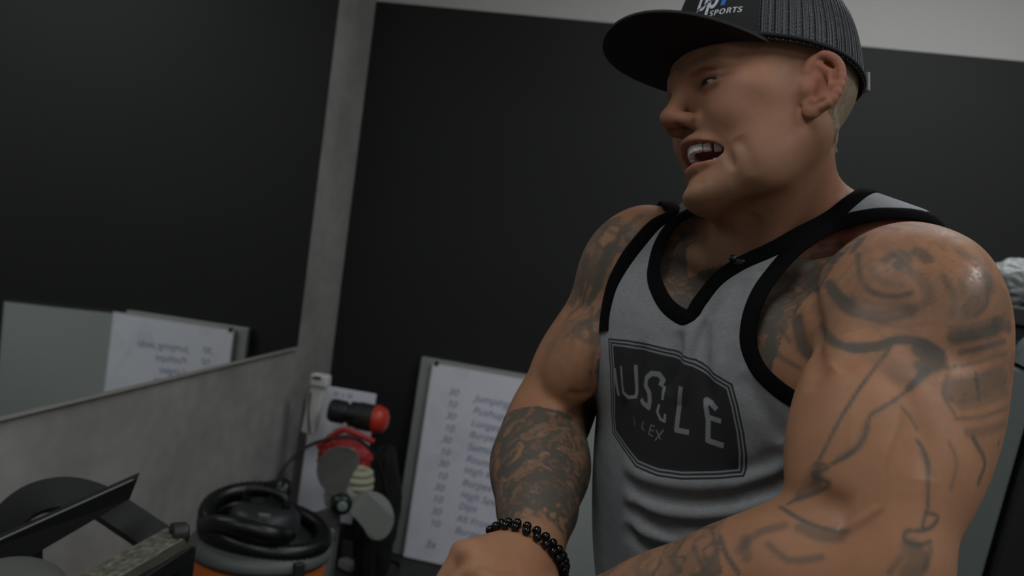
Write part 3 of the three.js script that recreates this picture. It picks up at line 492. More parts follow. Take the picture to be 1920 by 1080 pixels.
// folds of the laugh
S2(s => { body.line([h(s * 0.02, -0.036, 0.1), h(s * 0.034, -0.05, 0.089), h(s * 0.041, -0.068, 0.08), h(s * 0.041, -0.09, 0.07)], 0.0045, -0.005); body.line([h(s * 0.05, -0.058, 0.07), h(s * 0.052, -0.075, 0.063), h(s * 0.047, -0.096, 0.057)], 0.007, -0.0022);
  body.line([h(s * 0.019, -0.016, 0.096), h(s * 0.0215, -0.026, 0.094), h(s * 0.018, -0.035, 0.096)], 0.0032, -0.003); body.line([h(s * 0.046, 0.012, 0.083), h(s * 0.058, 0.016, 0.07), h(s * 0.066, 0.022, 0.055)], 0.0028, -0.0012); body.line([h(s * 0.046, 0.006, 0.083), h(s * 0.06, 0.002, 0.07)], 0.0028, -0.0012); body.line([h(s * 0.018, -0.003, 0.093), h(s * 0.032, -0.007, 0.092), h(s * 0.048, -0.002, 0.08)], 0.0035, -0.0025); body.line([h(s * 0.018, 0.018, 0.094), h(s * 0.032, 0.0185, 0.09), h(s * 0.047, 0.013, 0.08)], 0.003, -0.002); });
body.line([h(-0.02, -0.096, 0.089), h(0, -0.095, 0.096), h(0.02, -0.096, 0.089)], 0.006, -0.0035);
// ears
S2(s => {
  const e = rotFrame(H, V(0, 0, 0), -0.2, s * (Math.PI / 2 - 0.62), 0), c = h(s * 0.083, -0.011, -0.004), E = frameOf(c, e.L, e.U, e.F), b = s > 0 ? 1 : -1, q = (x, y, z) => E.at(b * x, y, z);   // x to the back, z out of the ear
  body.ell(q(0.002, 0.002, -0.004), E.m, [0.0165, 0.029, 0.0048], 0.006);
  const rim = []; for (let i = 0; i <= 16; i++) { const a = -1.25 + i / 16 * 4.2, up = Math.cos(a) > 0; rim.push(q(0.001 + Math.sin(a) * (Math.sin(a) < 0 ? 0.0135 : 0.019), 0.009 + Math.cos(a) * (up ? 0.0235 : 0.035), 0.0025 + (Math.sin(a) < 0 ? -0.002 : 0.001))); }
  for (let i = 0; i < 16; i++) body.cone(rim[i], rim[i + 1], i < 2 ? 0.0028 : 0.0038, 0.0038 - (i > 12 ? 0.0006 : 0), 0.004);
  body.ell(q(-0.005, -0.0265, 0.0), E.m, [0.0085, 0.0095, 0.005], 0.007);          // lobe
  const anti = [q(0.0, 0.022, 0.001), q(0.009, 0.012, 0.0035), q(0.0105, -0.003, 0.0045), q(0.005, -0.016, 0.004), q(-0.003, -0.0195, 0.003)]; for (let i = 0; i < 4; i++) body.cone(anti[i], anti[i + 1], 0.0036, 0.0036, 0.004);
  body.ell(q(0.0, -0.003, 0.004), E.m, [0.0075, 0.0105, 0.0065], 0.004, true);     // concha
  body.ell(q(-0.0115, -0.004, 0.0005), E.m, [0.0055, 0.0065, 0.0045], 0.006);      // tragus
  body.ell(q(-0.012, 0.006, -0.004), E.m, [0.012, 0.02, 0.006], 0.01);
});
// legs and feet (below the picture)
const PEL = t(0, -0.42, -0.01);
{ const legs = {}; S2(s => { const hip = t(s * 0.09, -0.46, -0.01), knee = V(hip.x, 0.5, hip.z).addScaledVector(TL, s * 0.03).addScaledVector(TF, 0.03), ank = V(knee.x, 0.085, knee.z).addScaledVector(TF, -0.04);
  body.cone(hip, knee, 0.095, 0.06, 0.05); body.cone(knee, ank, 0.06, 0.038, 0.04); const toe = ank.clone().addScaledVector(TF, 0.17); toe.y = 0.033; const heel = ank.clone().addScaledVector(TF, -0.03); heel.y = 0.036; body.cone(heel, toe, 0.036, 0.033, 0.03); }); }
// ---------------------------------------------------------------- folds, veins and muscle lines from where the photo shows them
const bl = (list, w, amp) => { const p = body.poly(list); if (p.length > 1) body.line(p, w, amp); };
bl([[1525, 480], [1522, 560], [1532, 640], [1536, 700], [1515, 735]], 0.009, -0.006);      // arm against chest
bl([[1640, 690], [1690, 730], [1730, 820], [1735, 900]], 0.012, -0.004);                  // biceps / triceps
bl([[1500, 905], [1540, 935], [1600, 960]], 0.01, -0.006);                                // elbow crease
bl([[1660, 600], [1600, 668], [1565, 690]], 0.012, -0.005);                               // deltoid edge
bl([[1700, 690], [1780, 660], [1850, 690]], 0.014, -0.003);
bl([[1625, 700], [1600, 780], [1590, 850]], 0.003, 0.0012); bl([[1690, 760], [1660, 850], [1650, 950], [1560, 1010]], 0.0035, 0.0014);
bl([[1110, 600], [1118, 660], [1108, 735]], 0.006, -0.003); bl([[1062, 735], [1085, 742], [1112, 735]], 0.005, -0.004);
bl([[1130, 610], [1100, 585], [1082, 578]], 0.009, -0.005);
bl([[1095, 760], [1060, 790], [1030, 800]], 0.008, -0.004);
bl([[1122, 600], [1116, 700]], 0.003, 0.0016);
bl([[1420, 400], [1400, 450], [1388, 480]], 0.009, -0.004);
bl([[845, 1066], [885, 1046], [925, 1060], [975, 1062]], 0.008, -0.006); bl([[905, 1030], [880, 1012]], 0.012, 0.003);
// ---------------------------------------------------------------- skin with tattoos
const inks = [];
const smooth = list => { if (list.length < 3) return list; const c = new THREE.CatmullRomCurve3(list.map(([x, y]) => V(x, y, 0))); return c.getPoints(list.length * 3).map(p => [p.x, p.y]); };
const ink = (list, w, a, col) => { const p = body.poly(smooth(list)); if (!p.length) return; const c = V(0, 0, 0); p.forEach(q => c.add(q)); c.divideScalar(p.length); let R = 0; p.forEach(q => R = Math.max(R, q.distanceTo(c))); const ww = Math.max(w, 5.5) / 1650; a = Math.min(0.92, a * 1.45); inks.push({ p, w: ww, a, c, R: R + ww * 1.6, soft: 0.0013 + ww * 0.12 }); };
const INK = [                                                       // lines on the skin: picture points, width and depth of ink
  [[1541, 612], [1558, 637], [1587, 650], [1622, 653], [1654, 645], [1675, 638], [1710, 638], [1739, 648], [1762, 664], 15, 0.85], [[1600, 652], [1650, 648], 22, 0.5], [[1725, 655], [1760, 675], [1730, 690], 26, 0.55],
  [[1552, 532], [1570, 555], [1593, 578], [1622, 590], [1663, 593], [1704, 583], 20, 0.55], [[1553, 528], [1572, 550], [1597, 570], 6, 0.7], [[1600, 560], [1650, 575], [1700, 570], 14, 0.3],
  [[1608, 476], [1611, 508], [1622, 537], [1646, 552], [1681, 556], [1707, 550], 9, 0.6], [[1630, 500], [1650, 525], [1690, 535], 12, 0.25],
  [[1662, 485], [1681, 474], [1702, 484], [1682, 497], 14, 0.5], [[1676, 478], [1690, 488], 6, 0.6], [[1722, 472], [1738, 484], 20, 0.5], [[1700, 505], [1725, 520], [1745, 560], [1720, 575], 14, 0.3],
  [[1538, 462], [1578, 458], 10, 0.75], [[1520, 480], [1545, 472], [1580, 475], 6, 0.4], [[1599, 470], [1617, 447], 14, 0.65], [[1575, 425], [1600, 430], [1640, 424], [1680, 430], 12, 0.35], [[1690, 420], [1720, 424], 16, 0.3],
  [[1815, 584], [1845, 560], [1850, 520], 24, 0.38], [[1852, 545], [1848, 575], [1830, 592], 5, 0.5], [[1800, 470], [1840, 500], [1860, 540], 20, 0.3], [[1770, 520], [1790, 560], [1785, 590], 12, 0.35], [[1820, 520], [1815, 550], 26, 0.25],
  [[1789, 632], [1830, 626], [1867, 617], 20, 0.65], [[1867, 606], [1893, 612], 20, 0.55], [[1780, 615], [1830, 608], [1890, 588], 4, 0.35], [[1800, 662], [1840, 652], [1885, 640], 9, 0.5], [[1775, 690], [1830, 680], [1890, 662], 5, 0.4],
  [[1785, 735], [1830, 725], [1880, 705], 34, 0.42], [[1776, 705], [1772, 745], [1790, 775], 6, 0.45], [[1800, 760], [1850, 750], [1885, 735], 14, 0.3], [[1830, 700], [1835, 750], 4, 0.5], [[1792, 785], [1840, 782], [1888, 765], 5, 0.4],
  [[1495, 600], [1505, 645], [1520, 668], 24, 0.75], [[1500, 500], [1520, 515], [1530, 540], 18, 0.55], [[1470, 520], [1455, 570], [1460, 620], 16, 0.45], [[1440, 640], [1465, 670], [1500, 690], 8, 0.55], [[1450, 600], [1480, 640], 7, 0.5], [[1440, 560], [1470, 545], [1490, 520], 8, 0.45],
  [[1675, 640], [1662, 662], [1640, 690], [1607, 735], [1573, 790], [1537, 860], 5.5, 0.6], [[1733, 690], [1700, 733], [1654, 765], [1631, 780], [1622, 817], [1602, 844], [1561, 870], 5.5, 0.65], [[1625, 800], [1608, 838], [1575, 858], 12, 0.3], [[1640, 665], [1690, 700], [1720, 700], 34, 0.2], [[1705, 728], [1738, 694], 11, 0.6],
  [[1529, 868], [1552, 876], [1523, 890], [1556, 906], [1535, 922], [1491, 937], [1478, 944], 6, 0.65], [[1530, 880], [1530, 908], [1500, 930], 16, 0.45],
  [[1462, 950], [1506, 976], [1550, 992], [1590, 996], 6, 0.7], [[1500, 990], [1540, 1005], [1575, 1005], 16, 0.45], [[1470, 985], [1420, 1000], [1385, 1030], 14, 0.4], [[1350, 1005], [1362, 1040], [1385, 1075], 7, 0.65], [[1395, 1010], [1400, 1045], 16, 0.4], [[1440, 1020], [1480, 1050], [1540, 1045], 10, 0.4], [[1300, 1022], [1318, 1065], 7, 0.5], [[1255, 1045], [1275, 1070], 8, 0.45],
  [[1692, 765], [1706, 782], [1718, 803], 7, 0.5], [[1721, 826], [1737, 858], [1740, 900], [1740, 952], 6.5, 0.6], [[1728, 850], [1750, 890], 10, 0.25], [[1780, 829], [1794, 867], [1783, 917], 6, 0.42], [[1826, 823], [1847, 867], [1835, 905], 11, 0.62], [[1873, 832], [1870, 882], 11, 0.5], [[1815, 812], [1850, 808], [1885, 795], 14, 0.35],
  [[1736, 960], [1759, 969], [1748, 987], [1727, 995], [1700, 996], [1696, 1012], [1719, 1022], [1745, 1016], 6, 0.75], [[1736, 962], [1729, 992], 5, 0.6], [[1710, 1030], [1725, 1050], [1705, 1078], 30, 0.45], [[1690, 1045], [1668, 1072], 9, 0.45], [[1745, 1030], [1735, 1065], 10, 0.4],
  [[1142, 462], [1128, 500], [1118, 540], [1105, 565], 20, 0.6], [[1200, 405], [1170, 430], [1150, 460], 14, 0.35], [[1100, 480], [1092, 520], [1088, 560], 7, 0.45], [[1130, 425], [1160, 440], [1180, 430], 8, 0.5], [[1110, 600], [1085, 610], [1060, 632], 9, 0.35],
];
for (const l of INK) ink(l.slice(0, -2), l[l.length - 2], l[l.length - 1]);
const seg = (a, b) => ({ a, d: b.clone().sub(a), l2: b.clone().sub(a).lengthSq() });
const bones = { lu: seg(SL, EL), lf: seg(EL, WL), ru: seg(SR, ER), rf: seg(ER, WR), to: seg(t(0, -0.4, 0), t(0, 0.16, 0)), hd: seg(NB, HC) };
const onBone = (b, x, y, z) => { const px = x - b.a.x, py = y - b.a.y, pz = z - b.a.z, u = clamp((px * b.d.x + py * b.d.y + pz * b.d.z) / b.l2, 0, 1); return [u, Math.hypot(px - b.d.x * u, py - b.d.y * u, pz - b.d.z * u)]; };
function swirl(x, y, z, f, lw) {                                    // dense flowing tattoo work: bold outlines over grey shading
  const wx = fbm(x * f * 0.6 + 11, y * f * 0.6, z * f * 0.6) * 1.6, wy = fbm(x * f * 0.6, y * f * 0.6 + 5, z * f * 0.6 + 3) * 1.6, X = x * f + wx, Y = y * f + wy, Z = z * f - wx;
  const n = noise(X, Y, Z), m = noise(X * 2.1 + 3, Y * 2.1, Z * 2.1), g = noise(x * 14 + 2, y * 14, z * 14);
  return clamp(0.75 * (1 - sstep(lw * 0.2, lw, Math.abs(n))) + 0.5 * (1 - sstep(0, lw * 1.3, Math.abs(m))) + 0.14 + 0.4 * sstep(-0.1, 0.35, n + g * 0.5) + 0.25 * sstep(0.05, 0.3, m), 0, 0.92);
}
const hl = V(0, 0, 0);
function skinColor(x, y, z, out) {
  const n1 = fbm(x * 30, y * 30, z * 30), n2 = noise(x * 160, y * 160, z * 160), n3 = noise(x * 9 + 4, y * 9, z * 9);
  let r = 0.385 + n1 * 0.05 + n2 * 0.012, g = 0.19 + n1 * 0.028 + n2 * 0.01 + n3 * 0.012, b = 0.104 + n1 * 0.018 + n2 * 0.008 + n3 * 0.01;
  hl.set(x - HC.x, y - HC.y, z - HC.z); const lx = hl.dot(HL), ly = hl.dot(HU), lz = hl.dot(HF);
  let a = 0;
  const onHead = ly > -0.15 && Math.abs(lx) < 0.11 && lz > -0.13 && lz < 0.15;
  if (onHead) {
    const red = sstep(0.03, 0, Math.hypot(lx, ly + 0.027, lz - 0.118)) * 0.7 + sstep(0.072, 0.085, Math.abs(lx)) * sstep(-0.05, -0.02, ly) * 0.8 + sstep(-0.09, -0.14, ly) * sstep(0.05, -0.02, lz) * 0.55;
    r *= 0.9; g *= 0.88 * (1 - 0.22 * red); b *= 0.95 * (1 - 0.2 * red);
    const ax = Math.abs(lx);
    // brows
    const bd = Math.abs(ly - 0.027 - 0.004 * sstep(0.01, 0.05, ax) + (ax - 0.03) * 0.02); const brow = sstep(0.0065, 0.003, bd) * sstep(0.008, 0.014, ax) * sstep(0.056, 0.048, ax) * (lz > 0.05 ? 1 : 0) * (0.8 + n2 * 0.5);
    // stubble: chin, jaw, lip
    const st = clamp((sstep(-0.085, -0.115, ly) * sstep(0.03, 0.06, lz) + 0.6 * sstep(-0.05, -0.08, ly) * sstep(0.09, 0.05, Math.abs(lz - 0.03)) + 0.5 * sstep(0.01, 0.005, Math.abs(ly + 0.042)) * sstep(0.07, 0.085, lz) * sstep(0.04, 0.028, ax)), 0, 1) * (0.62 + n2 * 0.7);
    const sk = clamp(st * 0.6, 0, 0.7); r = mixn(r, 0.25, sk); g = mixn(g, 0.17, sk); b = mixn(b, 0.105, sk);
    const bb = clamp(brow, 0, 0.5); r = mixn(r, 0.13, bb); g = mixn(g, 0.085, bb); b = mixn(b, 0.05, bb);
    // lips and mouth
    if (lz > 0.06 && ax < 0.034) {
      const yu = -0.0455 - 0.0155 * (ax / 0.029) ** 2, ylw = -0.0715 + 0.006 * (ax / 0.028) ** 2;
      const lip = Math.max(sstep(0.0062, 0.0035, Math.abs(ly - yu + 0.001)), sstep(0.0072, 0.0045, Math.abs(ly - ylw - 0.001))) * sstep(0.033, 0.028, ax) * 0.75; r = mixn(r, 0.38, lip); g = mixn(g, 0.13, lip); b = mixn(b, 0.1, lip);
      const zin = 0.088 - 0.019 * (ax / 0.03) ** 2; const inn = (ly < yu - 0.001 && ly > ylw + 0.001) ? sstep(zin, zin - 0.006, lz) : 0; r = mixn(r, 0.36, inn); g = mixn(g, 0.12, inn); b = mixn(b, 0.1, inn);
    }
    // lashes and lid line
    const el = Math.hypot((ax - 0.033) / 0.016, (ly - 0.0075) / 0.0048), lash = lz > 0.06 ? sstep(1.25, 0.75, el) * 0.75 : 0; r = mixn(r, 0.07, lash); g = mixn(g, 0.045, lash); b = mixn(b, 0.035, lash);
    // sideburn
    const sb = sstep(0.062, 0.07, ax) * sstep(0.022, 0.008, Math.abs(lz - 0.022)) * sstep(-0.03, 0.0, ly) * (0.5 + n2); const sc = clamp(sb * 0.5, 0, 0.5); r = mixn(r, 0.22, sc); g = mixn(g, 0.16, sc); b = mixn(b, 0.1, sc);
  } else {
    const [u1, d1] = onBone(bones.lu, x, y, z), [u2, d2] = onBone(bones.lf, x, y, z), [u3, d3] = onBone(bones.ru, x, y, z), [u4, d4] = onBone(bones.rf, x, y, z);
    const q = V(x, y, z).sub(TC), tx = q.dot(TL), ty = q.dot(TU), tz = q.dot(TF);
    const k1 = d1 / 0.1, k2 = d2 / 0.062, k3 = d3 / 0.085, k4 = d4 / 0.055, m = Math.min(k1, k2, k3, k4), onTorso = Math.hypot(tx / 0.165, tz / 0.125) * (ty > 0.12 ? 0.8 : 1) < m;
    if (onTorso) {
      a = sstep(0.185, 0.15, ty + n3 * 0.03) * swirl(x, y, z, 40, 0.18) * 0.95 + 0.26 * sstep(0.175, 0.145, ty + n3 * 0.02);
      const nr = sstep(0.16, 0.24, ty) * 0.7; g *= 1 - 0.2 * nr; b *= 1 - 0.22 * nr;
    } else if (m === k4) a = (sstep(-0.05, 0.05, u4 + n3 * 0.1) * sstep(1.0, 0.94, u4 + n3 * 0.05)) * (swirl(x, y, z, 46, 0.17) * 1.0 + 0.1);
    else if (m === k3) a = sstep(0.72, 0.9, u3 + n3 * 0.25) * (swirl(x, y, z, 46, 0.17) + 0.1) + (sstep(0.5, 0.3, u3 + n3 * 0.1) + 0.25 * sstep(0.45, 0.5, u3) * sstep(0.62, 0.55, u3)) * swirl(x, y, z, 27, 0.15) * 0.85;
    else if (m === k2) a = sstep(0.1, 0.17, u2 + n3 * 0.06) * sstep(0.99, 0.9, u2) * (swirl(x, y, z, 25, 0.12) * 0.75 + 0.06);
    else a = sstep(0.4, 0.2, u1 + n3 * 0.15) * swirl(x, y, z, 26, 0.12) * 0.36;
  }
  for (const s of inks) { const dx = x - s.c.x, dy = y - s.c.y, dz = z - s.c.z; if (dx * dx + dy * dy + dz * dz > s.R * s.R) continue; const d = polyDist(s.p, x, y, z); const v = s.a * sstep(s.w * 0.5 + s.soft, s.w * 0.5 - s.soft, d) * (0.85 + n1 * 0.5); a = a + v * (1 - a); }
  a = clamp(a, 0, 0.88); const ir = 0.07, ig = 0.076, ib = 0.067;
  out[0] = mixn(r, ir, a); out[1] = mixn(g, ig, a); out[2] = mixn(b, ib, a);
}
const man = thing('person', 'muscular tattooed man in grey tank top and black cap laughing', 'person', V(PEL.x, 0, PEL.z));
const MO = man.position;
const skinBump = dataTex(256, 256, (u, v) => { const g = 0.5 + noise(u * 90, v * 90, 3) * 0.5; return [g, g, g]; }, false);
const skinM = new THREE.MeshPhysicalMaterial({ color: 0xffffff, vertexColors: true, roughness: 1, roughnessMap: dataTex(64, 4, u => { const g = mixn(0.64, 0.2, u); return [g, g, g]; }, false), clearcoat: 0, specularIntensity: 0.5, sheen: 0 });
const yCut = t(0, -0.36, 0).y, neckCut = -0.165;
const hlY = (x, y, z) => (x - HC.x) * HU.x + (y - HC.y) * HU.y + (z - HC.z) * HU.z;

const low = V(1e9, 1e9, 1e9), hig = V(-1e9, -1e9, -1e9); for (const p of [SL, EL, WL, SR, ER, WR, HC, NB, t(0.2, 0, 0.1), t(-0.2, 0, -0.1), P(850, 1060, 0.86)]) { low.min(p); hig.max(p); } low.addScalar(-0.2); hig.addScalar(0.2); low.y = Math.min(yCut - 0.02, low.y);
const inHead = (x, y, z) => hlY(x, y, z) > -0.14 && Math.hypot(x - HC.x, y - HC.y, z - HC.z) < 0.2;
const bodyMesh = body.mesh(low, hig, 0.0026, (x, y, z) => !inHead(x, y, z) && y > yCut, (x, y, z) => y > yCut - 0.03 && !(hlY(x, y, z) > -0.11 && Math.hypot(x - HC.x, y - HC.y, z - HC.z) < 0.17));
const headMesh = body.mesh(HC.clone().addScalar(-0.21), HC.clone().addScalar(0.21), 0.0017, (x, y, z) => hlY(x, y, z) > -0.145 && Math.hypot(x - HC.x, y - HC.y, z - HC.z) < 0.2045, (x, y, z) => hlY(x, y, z) > -0.165 && Math.hypot(x - HC.x, y - HC.y, z - HC.z) < 0.22);
const legMesh = body.mesh(V(PEL.x - 0.4, -0.05, PEL.z - 0.4), V(PEL.x + 0.4, yCut + 0.1, PEL.z + 0.4), 0.009, (x, y, z) => y <= yCut + 0.004 && Math.hypot(x - PEL.x, z - PEL.z) < 0.35 && onBone(bones.lf, x, y, z)[1] > 0.09 && onBone(bones.rf, x, y, z)[1] > 0.1);
const bodyGeo = geoOf(joinMeshes([bodyMesh, headMesh, legMesh]), MO, skinColor);
{ // how wet the skin is with sweat: u of the gloss map
  const wet = [[1800, 515, 0.05, 1], [1740, 530, 0.05, 0.6], [1815, 735, 0.035, 1], [1575, 560, 0.03, 0.6], [1520, 410, 0.06, 0.55], [1582, 990, 0.01, 0.9], [1290, 560, 0.04, 0.5], [1190, 430, 0.04, 0.5], [1770, 860, 0.06, 0.5], [1480, 330, 0.05, 0.4]].map(([x, y, R, a]) => ({ p: body.pix(x, y), R, a })).filter(w => w.p);
  const p = bodyGeo.attributes.position, uv = new Float32Array(p.count * 2);
  for (let i = 0; i < p.count; i++) { const x = p.getX(i) + MO.x, y = p.getY(i) + MO.y, z = p.getZ(i) + MO.z; let w = 0.1; for (const q of wet) { const d = Math.hypot(x - q.p.x, y - q.p.y, z - q.p.z); if (d < q.R * 2) w = Math.max(w, q.a * sstep(q.R * 1.9, q.R * 0.3, d) * (0.65 + 0.9 * noise(x * 420, y * 420, z * 420) + 0.4 * noise(x * 90, y * 90, z * 90))); } uv[i * 2] = clamp(w, 0.02, 0.98); uv[i * 2 + 1] = 0.5; }
  bodyGeo.setAttribute('uv', new THREE.BufferAttribute(uv, 2)); }
part('body', bodyGeo, skinM, man, 'tanned skin with dark grey tattoos');
const LOGO = { x: 0.626, y: 0.795, s: 0.8, k: 0.02 };
// ---------------------------------------------------------------- tank top: a loose skin over the torso, cut at neck and arms
const SH = new Field(); SH.prims = torso.prims.slice();
SH.ell(t(0, -0.1, 0.02), T.m, [0.155, 0.3, 0.118], 0.05); SH.ell(t(0, -0.42, 0), T.m, [0.17, 0.14, 0.125], 0.05);
{ const base = SH.d.bind(SH); SH.d = (x, y, z, l, m) => base(x, y, z, l, m) - 0.006; }
const sl = (list, w, amp) => { const p = SH.poly(list); if (p.length > 1) SH.line(p, w, amp); };
// pleats and folds
sl([[1300, 590], [1292, 640], [1285, 700], [1275, 760]], 0.008, 0.006); sl([[1322, 600], [1318, 650], [1322, 720], [1330, 760]], 0.007, -0.006); sl([[1275, 620], [1268, 680], [1250, 740]], 0.008, -0.005);
sl([[1350, 560], [1320, 620], [1300, 680]], 0.005, -0.003); sl([[1400, 520], [1370, 590], [1350, 680]], 0.006, -0.0025); sl([[1430, 510], [1395, 600], [1392, 680]], 0.006, 0.0025);
sl([[1205, 640], [1200, 690], [1190, 760]], 0.006, -0.004); sl([[1180, 640], [1176, 700], [1170, 760]], 0.006, 0.003);
[[905, 0.006], [935, -0.007], [962, 0.006], [985, -0.006], [1012, 0.005], [1035, -0.005]].forEach(([y, a]) => sl([[1165, y - 38], [1200, y - 14], [1250, y], [1310, y + 6], [1380, y], [1450, y - 22], [1500, y - 50]], 0.0085, a));
sl([[1180, 940], [1240, 990], [1300, 1020]], 0.007, -0.005); sl([[1170, 980], [1220, 1030], [1260, 1060]], 0.007, -0.005); sl([[1360, 900], [1420, 880], [1470, 850]], 0.01, -0.005); sl([[1390, 700], [1440, 780], [1470, 830]], 0.01, -0.004);
// cut lines, from the picture onto the cloth
const neckPx = [[1318, 386], [1270, 412], [1240, 452], [1226, 500], [1234, 545], [1258, 580], [1290, 594], [1312, 565], [1345, 524], [1385, 496], [1450, 466], [1520, 428], [1570, 398], [1606, 368]];
const armLPx = [[1725, 404], [1680, 400], [1630, 404], [1570, 420], [1510, 452], [1462, 497], [1425, 548], [1406, 600], [1404, 648], [1422, 692], [1460, 730], [1500, 756]];
const armRPx = [[1262, 398], [1232, 418], [1200, 452], [1168, 496], [1146, 540], [1136, 580], [1132, 622]];
const neck3 = SH.poly(neckPx), armL3 = SH.poly(armLPx), armR3 = SH.poly(armRPx);
const pl = p => { const q = T.loc(p); return [q.x, q.y]; };
const fromBack = (x, y) => SH.hit(t(x, y, -0.8), TF.clone(), 1.4, 0.2) || t(x, y, -0.1), fromFront = (x, y) => SH.hit(t(x, y, 0.8), TF.clone().negate(), 1.4, 0.2) || t(x, y, 0.1);
const n2 = neck3.map(pl), aL = armL3.map(pl), aR = armR3.map(pl);
const polyIn = (poly, x, y) => { let c = false; for (let i = 0, j = poly.length - 1; i < poly.length; j = i++) { const [xi, yi] = poly[i], [xj, yj] = poly[j]; if ((yi > y) !== (yj > y) && x < (xj - xi) * (y - yi) / (yj - yi) + xi) c = !c; } return c; };
const nFirst = n2[0], nLast = n2[n2.length - 1], aL0 = aL[0], aLe = aL[aL.length - 1], aR0 = aR[0], aRe = aR[aR.length - 1];
const neckPoly = [...n2, [nLast[0], 0.6], [nFirst[0], 0.6]];
const armLPoly = [[aL0[0], 0.6], ...aL, [0.5, aLe[1]], [0.5, 0.6]], armRPoly = [[aR0[0], 0.6], ...aR, [-0.5, aRe[1]], [-0.5, 0.6]];
const backNeck = [[nFirst[0], 0.6], [nFirst[0], 0.22], [-0.05, 0.14], [0, 0.12], [0.05, 0.14], [nLast[0], 0.22], [nLast[0], 0.6]];
const backL = [[aL0[0], 0.6], [aL0[0], 0.16], [0.1, 0.08], [0.095, 0], [0.12, aLe[1]], [0.5, aLe[1]], [0.5, 0.6]], backR = backL.map(([x, y]) => [-x, y]);
const pv = V(0, 0, 0);
const shirtHem = t(0, -0.5, 0).y;
function onShirt(x, y, z) {
  pv.set(x - TC.x, y - TC.y, z - TC.z); const a = pv.dot(TL), b = pv.dot(TU), c = pv.dot(TF); if (y < shirtHem) return false;
  return c > -0.025 ? !polyIn(neckPoly, a, b) && !polyIn(armLPoly, a, b) && !polyIn(armRPoly, a, b) : !polyIn(backNeck, a, b) && !polyIn(backL, a, b) && !polyIn(backR, a, b);
}
const tlo = V(1e9, 1e9, 1e9), thi = V(-1e9, -1e9, -1e9); for (const a of [-1, 1]) for (const b of [-0.56, 0.4]) for (const c of [-1, 1]) { const p = t(a * 0.24, b, c * 0.19); tlo.min(p); thi.max(p); }
const shirtMesh = SH.mesh(tlo, thi, 0.003, onShirt);
// shirt cloth: heather grey with the printed panel; left half of the sheet is the front, right half the back
const SX = 0.30, SY0 = -0.52, SY1 = 0.32, TW = 2048, TH = 1434;
const uvOf = p => { const q = T.loc(p); return [(q.x + SX) / (2 * SX) * 0.5, (q.y - SY0) / (SY1 - SY0)]; };
const shirtTex = canvasTex(TW, TH, (g, w, hh) => {
  const im = g.createImageData(w, hh);
  for (let y = 0; y < hh; y++) for (let x = 0; x < w; x++) { const n = noise(x * 0.09, y * 0.5, 1) * 0.5 + noise(x * 0.6, y * 0.7, 4) * 0.35 + noise(x * 0.02, y * 0.05, 2) * 0.3, v = 138 + n * 26, i = (y * w + x) * 4; im.data[i] = v; im.data[i + 1] = v + 2; im.data[i + 2] = v + 4; im.data[i + 3] = 255; }
  g.putImageData(im, 0, 0);
  const uvp = (list) => list.map(([px, py]) => SH.pix(px, py)).filter(Boolean).map(p => { const [u, v] = uvOf(p); return [u * w, (1 - v) * hh]; });
  const path = (pts, close) => { g.beginPath(); pts.forEach(([x, y], i) => i ? g.lineTo(x, y) : g.moveTo(x, y)); if (close) g.closePath(); };
  const edge = uvp([[1146, 643], [1175, 646], [1215, 653], [1262, 664], [1300, 682], [1335, 706], [1366, 726], [1376, 762], [1386, 810], [1391, 850], [1389, 885], [1340, 889], [1280, 890], [1235, 884], [1195, 868], [1172, 838], [1152, 808], [1150, 780], [1150, 740], [1149, 690]]);
  path(edge, true); g.fillStyle = '#242426'; g.fill(); g.lineWidth = 16; g.strokeStyle = '#242426'; g.stroke(); g.lineWidth = 10; g.strokeStyle = '#7f8386'; g.stroke(); g.lineWidth = 3; g.strokeStyle = '#242426'; g.stroke();
  const st = (list, lw, c = '#808285') => { path(uvp(list)); g.lineWidth = lw; g.strokeStyle = c; g.lineCap = 'butt'; g.lineJoin = 'round'; g.stroke(); };
  const ip = 1024 / (2 * SX) / 1750;                                // texture pixels for a photo pixel
  st([[1152, 690], [1156, 722], [1160, 742]], 8 * ip); st([[1164, 686], [1168, 735], [1178, 745], [1192, 744], [1194, 736], [1192, 684]], 7 * ip);   // M end and U
  st([[1238, 724], [1243, 712], [1236, 702], [1222, 700], [1212, 708], [1210, 722], [1217, 736], [1218, 752], [1216, 764], [1206, 756], [1202, 748]], 10 * ip);   // S
  st([[1246, 724], [1242, 750]], 6 * ip); st([[1236, 758], [1232, 772], [1238, 786], [1246, 790], [1247, 776]], 6 * ip);                               // C
  st([[1276, 724], [1272, 772], [1268, 806], [1292, 811]], 10 * ip);                                                                                 // L
  st([[1344, 768], [1334, 756], [1324, 750], [1328, 790], [1327, 826], [1357, 836]], 10 * ip); st([[1328, 782], [1352, 790]], 9 * ip);                  // E
  st([[1206, 790], [1203, 802], [1209, 808]], 3 * ip, '#6c6e70'); st([[1228, 800], [1220, 797], [1216, 814], [1224, 818]], 3 * ip, '#6c6e70'); st([[1219, 806], [1226, 808]], 3 * ip, '#6c6e70'); st([[1230, 806], [1238, 824]], 3 * ip, '#77797b'); st([[1244, 806], [1228, 826]], 3 * ip, '#77797b'); st([[1188, 782], [1190, 798]], 3 * ip, '#55575a');
});
